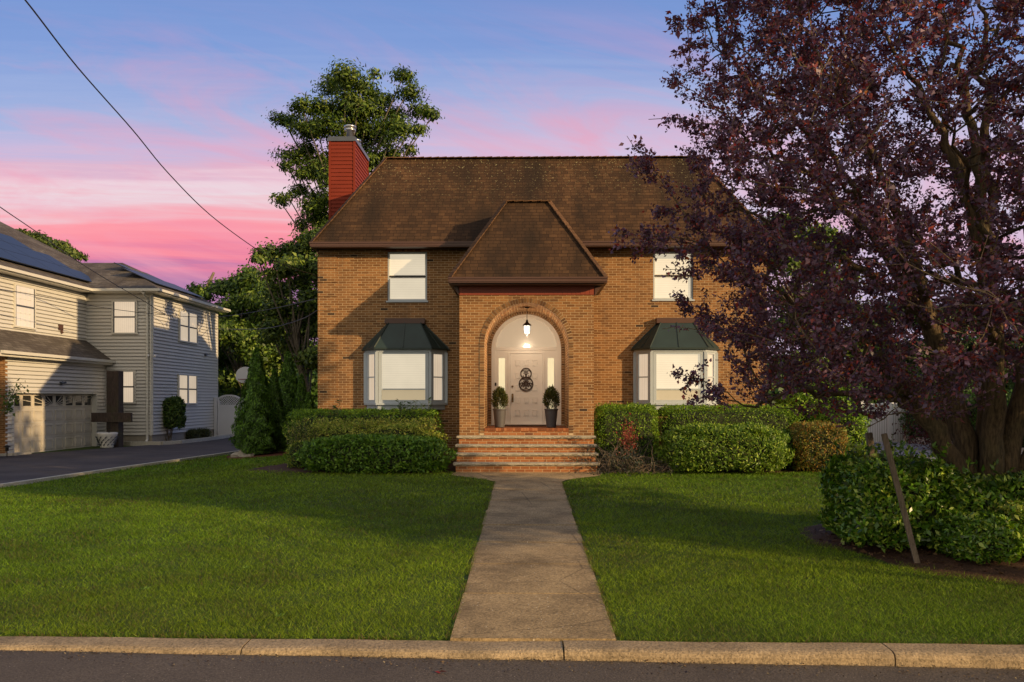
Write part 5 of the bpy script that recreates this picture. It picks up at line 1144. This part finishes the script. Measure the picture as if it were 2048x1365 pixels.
HG = [(.09,.21,.016), (.13,.27,.02), (.055,.13,.012), (.20,.35,.03), (.36,.46,.06)]
g0 = .38
bush('clipped_hedge', 'flat topped dark green hedge under the bay window nearest the chimney', 'hedge', X_(580, 19.6), X_(884, 19.6), 18.95, 20.1, g0, Z_(822, 19.0), 26000, .045, G1, p=9, shoots=60, sh_h=.05, lump=.03, aspect=.3)
bush('clipped_hedge', 'long flat topped bright green hedge to the right of the entrance steps', 'hedge', X_(1186, 19.4), X_(1312, 19.4), 18.9, 20.0, g0, Z_(812, 19.0), 15000, .045, G1, p=7, shoots=60, sh_h=.06, lump=.04, aspect=.3)
bush('clipped_hedge', 'level green hedge below the bay window that the plum branches cover', 'hedge', X_(1306, 19.7), X_(1590, 19.7), 19.15, 20.15, g0, Z_(813, 19.2), 22000, .045, G1, p=7, shoots=70, sh_h=.05, lump=.03, aspect=.3)
bush('low_shrub', 'low spreading deep green shrub mound at the lawn edge left of the steps', 'shrub', X_(600, 17.9), X_(906, 17.9), 17.3, 18.5, g0-.02, Z_(876, 17.6), 19000, .075, [(.085,.19,.014), (.14,.27,.02), (.055,.13,.012), (.19,.32,.03)], p=3.1, lump=.05, aspect=.42)
bush('variegated_shrub', 'pale yellow green twiggy shrub between the low mound and the flat hedge', 'shrub', X_(622, 18.8), X_(884, 18.8), 18.35, 19.1, g0, Z_(850, 18.5), 20000, .045, YG, p=4.5, shoots=300, sh_h=.12, lump=.10, aspect=.35)
bush('yellow_shoot_shrub', 'small shrub with upright pale shoots at the house corner beside the evergreens', 'shrub', X_(582, 18.9), X_(664, 18.9), 18.3, 19.3, g0, Z_(880, 18.6), 7000, .045, YG+DG, p=3.5, shoots=150, sh_h=.38, lump=.10, aspect=.3)
bush('rounded_shrub', 'big rounded shrub with pointed bright leaves in the middle of the right bed', 'shrub', X_(1320, 18.0), X_(1572, 18.0), 17.2, 18.6, g0-.02, Z_(851, 17.7), 26000, .062, [(.13,.24,.02), (.20,.33,.03), (.075,.15,.014), (.34,.45,.06)], p=2.9, lump=.06, aspect=.38, up=.8)
bush('small_leaf_shrub', 'green shrub squeezed between the rounded shrub and the orange one', 'shrub', X_(1545, 18.5), X_(1605, 18.5), 17.9, 19.0, g0, Z_(862, 18.3), 6000, .045, DG+G1, p=3)
bush('orange_shrub', 'shrub with orange brown tinged leaves at the end of the right bed', 'shrub', X_(1578, 18.2), X_(1686, 18.2), 17.6, 18.9, g0-.02, Z_(847, 18.0), 15000, .046, OR, p=4, lump=.06, aspect=.42)
bush('leafy_shrub', 'loose green shrub behind the orange tinged shrub beside the side driveway', 'shrub', X_(1640, 19.6), X_(1722, 19.6), 19.0, 20.4, g0, Z_(815, 19.5), 11000, .06, G1, p=3.5, lump=.12)
bush('leafy_shrub', 'tall green shrub against the brick wall behind the level hedge', 'shrub', X_(1560, 21.3), X_(1722, 21.3), 20.6, 22.2, g0, Z_(770, 21.3), 16000, .07, G1, p=3, lump=.14)
# near hedge round the plum trunk
HL = .062
bush('broadleaf_hedge', 'broad glossy leaved hedge clipped round behind the long leaning stake', 'hedge', X_(1692, 10.0), X_(1880, 10.0), 9.45, 10.9, .25, Z_(934, 9.7), 25000, .064, HG, p=6, shoots=60, sh_h=.22, lump=.09, aspect=.46, matk='gloss_leaf', jit=.3)
bush('broadleaf_hedge', 'glossy green hedge around the foot of the plum trunk', 'hedge', X_(1840, 10.1), X_(2110, 10.1), 9.35, 10.9, .25, Z_(958, 9.7), 25000, .064, HG, p=5, shoots=46, sh_h=.16, lump=.10, aspect=.46, matk='gloss_leaf', jit=.3)
bush('small_round_bush', 'small round bush in the mulch at the foot of the glossy hedge', 'bush', X_(1876, 9.3), X_(2010, 9.3), 8.75, 9.7, .22, Z_(1035, 9.0), 11000, .052, HG, p=2.8, lump=.1, aspect=.42, matk='gloss_leaf', jit=.3)
bush('golden_bush', 'yellow green bush cut by the right picture edge in the mulch bed', 'bush', X_(1975, 9.35), X_(2120, 9.35), 8.8, 10.0, .22, Z_(1010, 9.1), 11000, .05, HG+YG, p=3, lump=.12, aspect=.4, matk='gloss_leaf', jit=.3)
# dead branching shrub with red leaves
db = thing('bare_shrub', 'half dead shrub of pale tangled twigs with a few red leaves beside the steps', 'shrub', (X_(1250, 17.9), 17.9, g0)); t_ = Tubes(); tp = []
for i in range(330):
    a = np.array([X_(1250, 17.9)+rng.uniform(-.5, .6), 17.9+rng.uniform(-.3, .4), g0]); d = np.array([rng.normal()*.75, rng.normal()*.5-.25, rng.uniform(.25, 1)]); Q = grow(a, d, rng.uniform(.35, 1.0), 8, -.2, .30); t_.add(Q, np.linspace(.010, .003, len(Q)), 4)
    if i % 3 == 0: tp.append(Q[-3:]+rng.normal(size=(3, 3))*.03)
t_.build('twigs', M['wood'], db); tp = np.concatenate(tp); tp = np.concatenate([tp+rng.normal(size=tp.shape)*.04 for _ in range(9)]); tp = tp[tp[:, 2] > g0]
leaves('dry_leaves', tp, .05, [(.05,.06,.05), (.07,.08,.06), (.035,.045,.03), (.06,.07,.03)], M['leaf'], db, aspect=.45)
rc = np.array([X_(1255, 17.9), 17.75, Z_(872, 17.8)]); tp = rc+rng.normal(size=(500, 3))*np.array([.10, .12, .16]); leaves('red_leaves', tp, .05, [(.30,.05,.04), (.20,.05,.03), (.35,.10,.07)], M['leaf'], db, aspect=.4)
# leafy weeds standing up in front of the left bay window
wd_ = thing('flowering_plant', 'thin leafy stems growing up in front of the left bay window sill', 'plant', (X_(820, 19.0), 19.0, g0)); t_ = Tubes(); tp = []; td = []
for px, py in ((788, 820), (797, 800), (806, 803), (822, 802), (833, 800), (846, 806), (856, 798), (812, 815), (680, 800), (664, 812)):
    b = np.array(at(px, py, 19.0)); a = np.array([b[0]+rng.normal()*.08, 19.05, 1.35]); P = np.array([a+(b-a)*t+rng.normal(size=3)*.008 for t in np.linspace(0, 1, 7)]); t_.add(P, np.linspace(.006, .003, 7), 4)
    for k in range(34): t = rng.uniform(.25, 1); tp.append(a+(b-a)*t); td.append(np.array([rng.choice([-1, 1])*1.0, rng.normal()*.5, .5]))
t_.build('stem', M['bark_g'], wd_); leaves('leaf_spray', np.array(tp), .085, [(.05,.09,.03), (.08,.13,.03)], M['leaf'], wd_, D=np.array(td), aspect=.28)
# ---- narrow evergreens by the driveway
def cone_tree(px, y, ztop, rad, n, label, sz=.075):
    x = X_(px, y); zb = Tz(x, y); H = ztop-zb; o = thing('arborvitae', label, 'evergreen', (x, y, zb), 'cone shaped evergreens by the drive')
    t = rng.random(n)**1.0; h = H*t; prof_ = np.interp(t, [0, .06, .22, .5, .8, .95, 1], [.62, .9, 1, .66, .30, .13, .02])*rad; a = rng.uniform(0, 2*math.pi, n)
    lob = 1+.16*np.sin(a*5+h*3+px)+.12*np.sin(a*8-h*7+px)+.12*np.sin(h*11+a*3)+.08*np.sin(h*23+a*7); rr = prof_*lob*(1-.28*rng.random(n)**2)
    P = np.stack([x+rr*np.cos(a), y+rr*np.sin(a), zb+.06+h*.97], 1); nn = np.stack([np.cos(a), np.sin(a), .25*np.ones(n)], 1)
    leaves('foliage', P, sz, [(.07,.16,.015), (.10,.22,.02), (.14,.28,.024), (.04,.09,.012)], M['leaf'], o, D=nn*.8+rvec(n)*.7+np.array([0, 0, 1.0]), aspect=.38, outn=nn, jit=.25)
    m_ = MB(); m_.lathe([(rad*.40, .1), (rad*.60, H*.2), (rad*.38, H*.5), (rad*.13, H*.8), (.02, H*.95)], (x, y, zb), 18); m_.build('inner_crown', M['core'], o)
    m_ = MB(); m_.tube([(x, y, zb-.1), (x, y, zb+.5)], .07, 8); m_.build('trunk', M['bark_g'], o); return o
cone_tree(513, 25.8, Z_(698, 25.8), .66, 30000, 'tallest cone shaped evergreen at the drive edge beside the white gate')
cone_tree(549, 26.6, Z_(740, 26.6), .44, 15000, 'shorter cone evergreen tucked behind the tallest one')
cone_tree(576, 28.4, Z_(705, 28.4), .66, 20000, 'second tallest pointed evergreen between the shorter cones')
cone_tree(603, 27.4, Z_(752, 27.4), .45, 12000, 'small pointed evergreen nearest the brick house wall')
cone_tree(618, 26.2, Z_(790, 26.2), .42, 8000, 'lowest cone evergreen just beside the clipped hedge and house corner')
o = bush('upright_shrub', 'clipped leggy shrub growing against the side wall of the sided house', 'shrub', X_(314, 34.0), X_(363, 34.0), 33.6, 34.6, NG+.55, Z_(797, 34.0), 9000, .085, G2, p=3.6, lump=.08)
t_ = Tubes(); cx_ = X_(338, 34.0)
for i in range(9): Q = grow((cx_+rng.normal()*.05, 34.0, NG), (rng.normal()*.3, rng.normal()*.2, 1), .8, 5, 0, .1); t_.add(Q, np.linspace(.02, .012, len(Q)), 5)
t_.build('stem', M['bark_g'], o)
for px, y in ((378, 36.2), (400, 37.3)):
    bush('low_plant', ['tufted low plant in the bed under the double window', 'tufted low plant at the back corner of the sided house'][px > 390], 'plant', X_(px, y)-.5, X_(px, y)+.5, y-.3, y+.3, NG+.0, NG+.42, 1500, .12, [(.06,.08,.03), (.10,.11,.05)], p=2.5, up=1.2, aspect=.15, outk=False)
# small tree at the left edge
def small_tree(name, label, x, y, zt, rad, n, cols, size, zlow, group=None, lean=0):
    zb = Tz(x, y); o = thing(name, label, 'tree', (x, y, zb), group); t_ = Tubes(); tp = []
    for i in range(14):
        Q = grow((x, y, zb), (rng.normal()*.35+lean, rng.normal()*.3, 1), (zt-zb)*rng.uniform(.7, .95), 8, .2, .12); t_.add(Q, np.linspace(.03, .008, len(Q)), 5)
        for k in range(6): q2 = grow(Q[rng.integers(3, len(Q))], rng.normal(size=3)+np.array([0, 0, .3]), rad*.6, 4, 0, .2); t_.add(q2, np.linspace(.01, .004, len(q2)), 4); tp.append(q2)
    t_.build('trunk', M['bark_g'], o); tp = np.concatenate(tp); P = tp[rng.integers(0, len(tp), n)]+rng.normal(size=(n, 3))*.10; P = P[P[:, 2] > zlow]
    leaves('crown', P, size, cols, M['leaf'], o, aspect=.5); return o
small_tree('ornamental_tree', 'small green tree cut by the left picture edge before the garage', X_(-45, 24.5), 24.5, Z_(752, 24.5), .70, 5000, [(.10,.17,.03), (.15,.22,.04), (.06,.11,.02)], .10, Z_(828, 24.5))
# ---- big trees behind
def clump_tree(name, label, tx, ty, clumps, cols, size, per, rt=.25, group=None, flat=.65, aspect=.5, matb='bark_g', zb=.35, up=.2, blotch=None):
    # clumps: (x,y,z,r); limbs run from the trunk to every clump, twigs fill it
    o = thing(name, label, 'tree', (tx, ty, zb), group); t_ = Tubes(); cl = np.array(clumps, float); zt = cl[:, 2].max(); tr_top = np.array([np.median(cl[:, 0])*.3+tx*.7, ty, zt-2.8])
    tr = np.array([np.array([tx, ty, zb-.3])+(tr_top-np.array([tx, ty, zb-.3]))*t+np.array([.25*math.sin(t*5), .2*math.cos(t*4), 0])*min(1, t*3) for t in np.linspace(0, 1, 14)]); t_.add(tr, np.linspace(rt, rt*.2, 14), 9)
    PP, NN = [], []
    for (x, y, z, r) in cl:
        c = np.array([x, y, z]); k = int(np.clip((z-1.2-zb)/(zt-zb)*13*.92, 2, 13)); a = tr[k]; n = 6; mid = (a+c)/2+np.array([0, 0, -.15*np.linalg.norm(c-a)*.3]); L_ = [a*(1-t)**2+2*mid*t*(1-t)+c*t*t for t in np.linspace(0, 1, n)]; t_.add(L_, np.linspace(max(.05, rt*.28*(1-k/16)), .02, n), 5)
        m = int(per*2.3*(r/.7)**2); nsub = max(5, int(9*(r/.7)**1.5)); sub = c+rvec(nsub)*np.array([r, r, r*flat])*(.25+.75*rng.random((nsub, 1))); 
        for s_ in sub: t_.add([c, (c+s_)/2+rng.normal(size=3)*.05, s_], [.025, .016, .008], 4)
        j = rng.integers(0, nsub, m); rs = r*.40; q_ = rng.normal(size=(m, 3))*np.array([rs, rs, rs*.6]); PP.append(sub[j]+q_); NN.append(q_+.5*(sub[j]-c)+np.array([0, 0, .3*r]))
    P = np.concatenate(PP); NN = np.concatenate(NN); NN /= np.linalg.norm(NN, axis=1)[:, None]+1e-9; cc = palette(len(P), cols, .22)
    if blotch is not None:
        c0, r0, col = blotch; kk = np.linalg.norm(P-np.array(c0), axis=1) < r0; kk &= rng.random(len(P)) < .6; cc[kk] = np.array(col)*(1+.2*rng.normal(size=(kk.sum(), 1)))
    leaves('crown', P, size, np.clip(cc, .003, 1), M['leaf'], o, D=rvec(len(P))+NN*.4+np.array([0, 0, up]), aspect=aspect, outn=NN); t_.build('trunk', M[matb], o); return o
def cl_px(lst, Y, dy): return [(*(lambda v: (v.x, v.y, v.z))(at(px, py, Y+rng.uniform(-dy, dy))), r*Y/F) for px, py, r in lst]
BG = [(.055,.105,.012), (.09,.155,.016), (.13,.205,.02), (.035,.07,.010), (.19,.25,.03)]
lst = [(690, 146, 26), (662, 176, 24), (722, 172, 22), (640, 214, 26), (604, 214, 20), (566, 240, 20), (600, 262, 28), (636, 262, 30), (690, 215, 36), (735, 225, 34), (785, 222, 22), (808, 150, 20), (814, 186, 22), (845, 222, 22), (866, 232, 14), (762, 270, 32), (806, 268, 24), (835, 262, 16), (700, 280, 36), (590, 318, 26), (574, 332, 14), (622, 345, 30), (602, 384, 18), (560, 403, 14), (575, 392, 12), (640, 400, 28), (628, 440, 28), (650, 320, 30), (740, 320, 30), (780, 312, 22), (820, 300, 14), (650, 470, 26), (600, 450, 16), (690, 340, 34), (618, 300, 22), (680, 400, 30), (746, 130+60, 14)]
lst = [(a, b, r*1.16) for a, b, r in lst]+[(700, 200, 30), (660, 250, 30), (720, 260, 30), (660, 360, 30), (620, 420, 26), (655, 440, 30), (600, 350, 20), (770, 200, 20), (750, 150, 12), (790, 250, 26), (690, 170, 26)]
clump_tree('tall_backyard_tree', 'tall spreading tree rising behind the chimney of the brick house', X_(700, 34), 34, cl_px(lst, 34, 1.3), BG, .15, 560, .30, flat=.50, aspect=.34, up=.1)
lst = [(640, 480, 30), (615, 480, 26), (600, 520, 30), (570, 505, 24), (640, 620, 30), (610, 640, 36), (545, 510, 24), (515, 515, 18), (575, 530, 30), (610, 505, 28), (635, 540, 30), (600, 560, 30), (560, 580, 28), (620, 600, 34), (580, 630, 34), (545, 550, 18), (630, 660, 34), (590, 690, 34), (625, 720, 30), (550, 620, 26), (540, 665, 28)]
clump_tree('maple_tree', 'bright green maple leaning out beside the brick house wall', X_(605, 32), 32, cl_px(lst, 32, 1.2), [(.075,.13,.018), (.12,.19,.025), (.05,.09,.014), (.18,.24,.03), (.03,.06,.012)], .15, 700, .22, blotch=(tuple(at(572, 545, 32)), 0.4, (.35, .09, .02)))
lst = [(420, 640, 30), (445, 640, 30), (500, 680, 34), (420, 720, 34), (520, 600, 30), (545, 600, 30), (560, 650, 34), (600, 650, 34), (530, 730, 34), (580, 700, 34), (495, 555, 24), (470, 575, 26), (440, 580, 22), (505, 600, 30), (460, 620, 30), (520, 640, 30), (480, 665, 32), (440, 660, 26), (520, 700, 30), (470, 715, 32), (440, 700, 28), (500, 750, 30), (450, 760, 30), (530, 575, 24), (410, 590, 20), (390, 580, 16), (385, 600, 16)]
clump_tree('dense_backyard_tree', 'dark dense tree behind the white gate and basketball hoop', X_(480, 43), 43, cl_px(lst, 43, 2.0), [(.07,.13,.018), (.11,.19,.022), (.045,.09,.014), (.19,.27,.035)], .19, 620, .25)
lst = [(540, 770, 40), (600, 780, 40), (450, 790, 34), (500, 800, 34), (570, 740, 36), (630, 770, 30), (430, 740, 24), (640, 700, 26)]
clump_tree('shady_thicket_tree', 'low shady tree filling the gap behind the cone evergreens', X_(560, 46), 46, cl_px(lst, 46, 2.0), DG+[(.05,.09,.02)], .2, 620, .2)
lst = [(60, 480, 16), (80, 478, 16), (100, 488, 16), (120, 495, 16), (145, 505, 16), (160, 515, 10), (130, 525, 20), (90, 515, 22), (60, 500, 18), (40, 470, 12)]
clump_tree('tree_behind_roof', 'green tree showing above the solar roof of the sided house', X_(105, 52), 52, cl_px(lst, 52, 1.2), [(.10,.15,.03), (.15,.19,.04), (.06,.10,.02)], .22, 520, .25)
tk = [at(405, 620, 47), at(415, 575, 47), at(420, 562, 47), at(428, 545, 47)]; m_ = MB(); m_.tube(tk[:1]+tk[1:], [.17, .13, .10, .07], 8); p_ = tk[0]; m_.tube([(p_.x-.2, 47, .1), tuple(p_)], [.26, .17], 8); tag(m_.build('dead_tree', M['wood'], None, (p_.x-.2, 47, .1), smooth=True), 'leafless broken tree trunk sticking up beyond the sided house eave', 'dead tree')
lst = [(1530, 470, 34), (1570, 450, 34), (1610, 480, 36), (1650, 470, 30), (1680, 500, 30), (1560, 520, 40), (1620, 540, 40), (1680, 560, 36), (1590, 590, 40), (1650, 610, 40), (1700, 620, 32), (1570, 650, 40), (1630, 670, 40), (1690, 690, 36), (1600, 730, 40), (1660, 750, 36), (1480, 440, 26), (1440, 450, 24)]
clump_tree('yard_tree', 'leafy green tree glimpsed through the plum branches past the right house corner', X_(1620, 35), 35, cl_px(lst, 35, 1.8), BG, .16, 700, .28)
lst = [(1750, 640, 34), (1800, 620, 34), (1860, 640, 36), (1920, 630, 34), (1980, 640, 36), (2040, 620, 36), (1770, 700, 36), (1840, 700, 38), (1900, 700, 38), (1960, 710, 38), (2030, 700, 38), (1740, 740, 30), (1790, 760, 34), (1850, 760, 38), (1920, 770, 38), (1990, 770, 38), (2050, 770, 38), (2090, 660, 38)]
clump_tree('yard_tree', 'broad dark green tree far behind the plum trunks and white fence', X_(1890, 44), 44, cl_px(lst, 44, 2.2), [(.04,.075,.016), (.06,.11,.02), (.025,.05,.012)], .2, 560, .28)
# evergreen screen on the far side of the side driveway
for i, (px, y, zt, lab) in enumerate(((1838, 29.2, .0, 'evergreen bush at the corner of the white lattice fence'), (1872, 27.6, .05, 'second evergreen bush along the side driveway kerb'), (1912, 26.0, .0, 'third evergreen bush along the side driveway kerb'), (1958, 24.3, .0, 'evergreen bush seen just left of the plum trunks beyond the kerb'), (2010, 22.6, -.05, 'evergreen bush hidden behind the plum trunks'), (2060, 21.0, -.05, 'evergreen bush at the right picture edge beyond the kerb'))):
    x = max(X_(px, y), 14.5); bush('evergreen_bush', lab, 'evergreen', x-.95, x+.95, y-.95, y+.95, .35, CAMZ+.15+zt, 9000, .085, DG+[(.07,.13,.03)], p=3, lump=.1, group='evergreens along the side driveway', aspect=.35, up=.6)
rl = at(1870, 865, 25.5); P = np.array(rl)+rng.normal(size=(1500, 3))*np.array([.45, .3, .35]); P = P[P[:, 2] > .5]; o = thing('red_leaf_shrub', 'dark red leaved shrub before the evergreens across the side driveway', 'shrub', (rl.x, 25.5, .35)); leaves('foliage', P, .09, [(.09,.02,.02), (.06,.015,.018)], M['leaf'], o); t_ = Tubes()
for i in range(12): Q = grow((rl.x, 25.5, .35), (rng.normal()*.5, rng.normal()*.4, 1), .9, 5, 0, .15); t_.add(Q, np.linspace(.015, .006, len(Q)), 4)
t_.build('stem', M['bark_g'], o)

# street tree beyond the picture edge whose shade falls over the lawn
lst = [(13.3+rng.normal()*1.2, 3.0+rng.normal()*1.1, 5.6+rng.normal()*1.5, .8) for _ in range(20)]
clump_tree('street_tree', 'broad street tree by the kerb to the right, shading the front lawn', 13.3, 3.0, lst, BG, .16, 260, .22, zb=-.1)
# distant wooded backdrop beyond the yards
nn_ = 46000; x = rng.uniform(-75, 80, nn_); zt = 5.6+1.5*np.sin(x*.21)+1.1*np.sin(x*.57+1)+.7*np.sin(x*1.3); t = rng.random(nn_)**.8; P = np.stack([x, 66+4*rng.random(nn_)-2.2*t, zt*t+rng.normal(size=nn_)*.25], 1)
tag(leaves('distant_woods', P, .55, DG+[(.06,.10,.02)], M['leaf'], None, (0, 66, 0), D=rvec(nn_), aspect=.7, outn=np.tile([0, -1., .5], (nn_, 1))), kind='stuff')
m_ = MB(); m_.v = []; k_ = 60
xs_ = np.linspace(-75, 80, k_)
for x in xs_: zt = 4.9+1.5*math.sin(x*.21)+1.1*math.sin(x*.57+1); m_.v += [(x, 69.5, -.1), (x, 69.5, zt), (x, 71.5, zt), (x, 71.5, -.1)]
for i in range(k_-1):
    for j in range(3): a = i*4+j; m_.f.append((a, a+4, a+5, a+1))
tag(m_.build('distant_woods_mass', M['core'], None, (0, 70, 0)), kind='stuff')
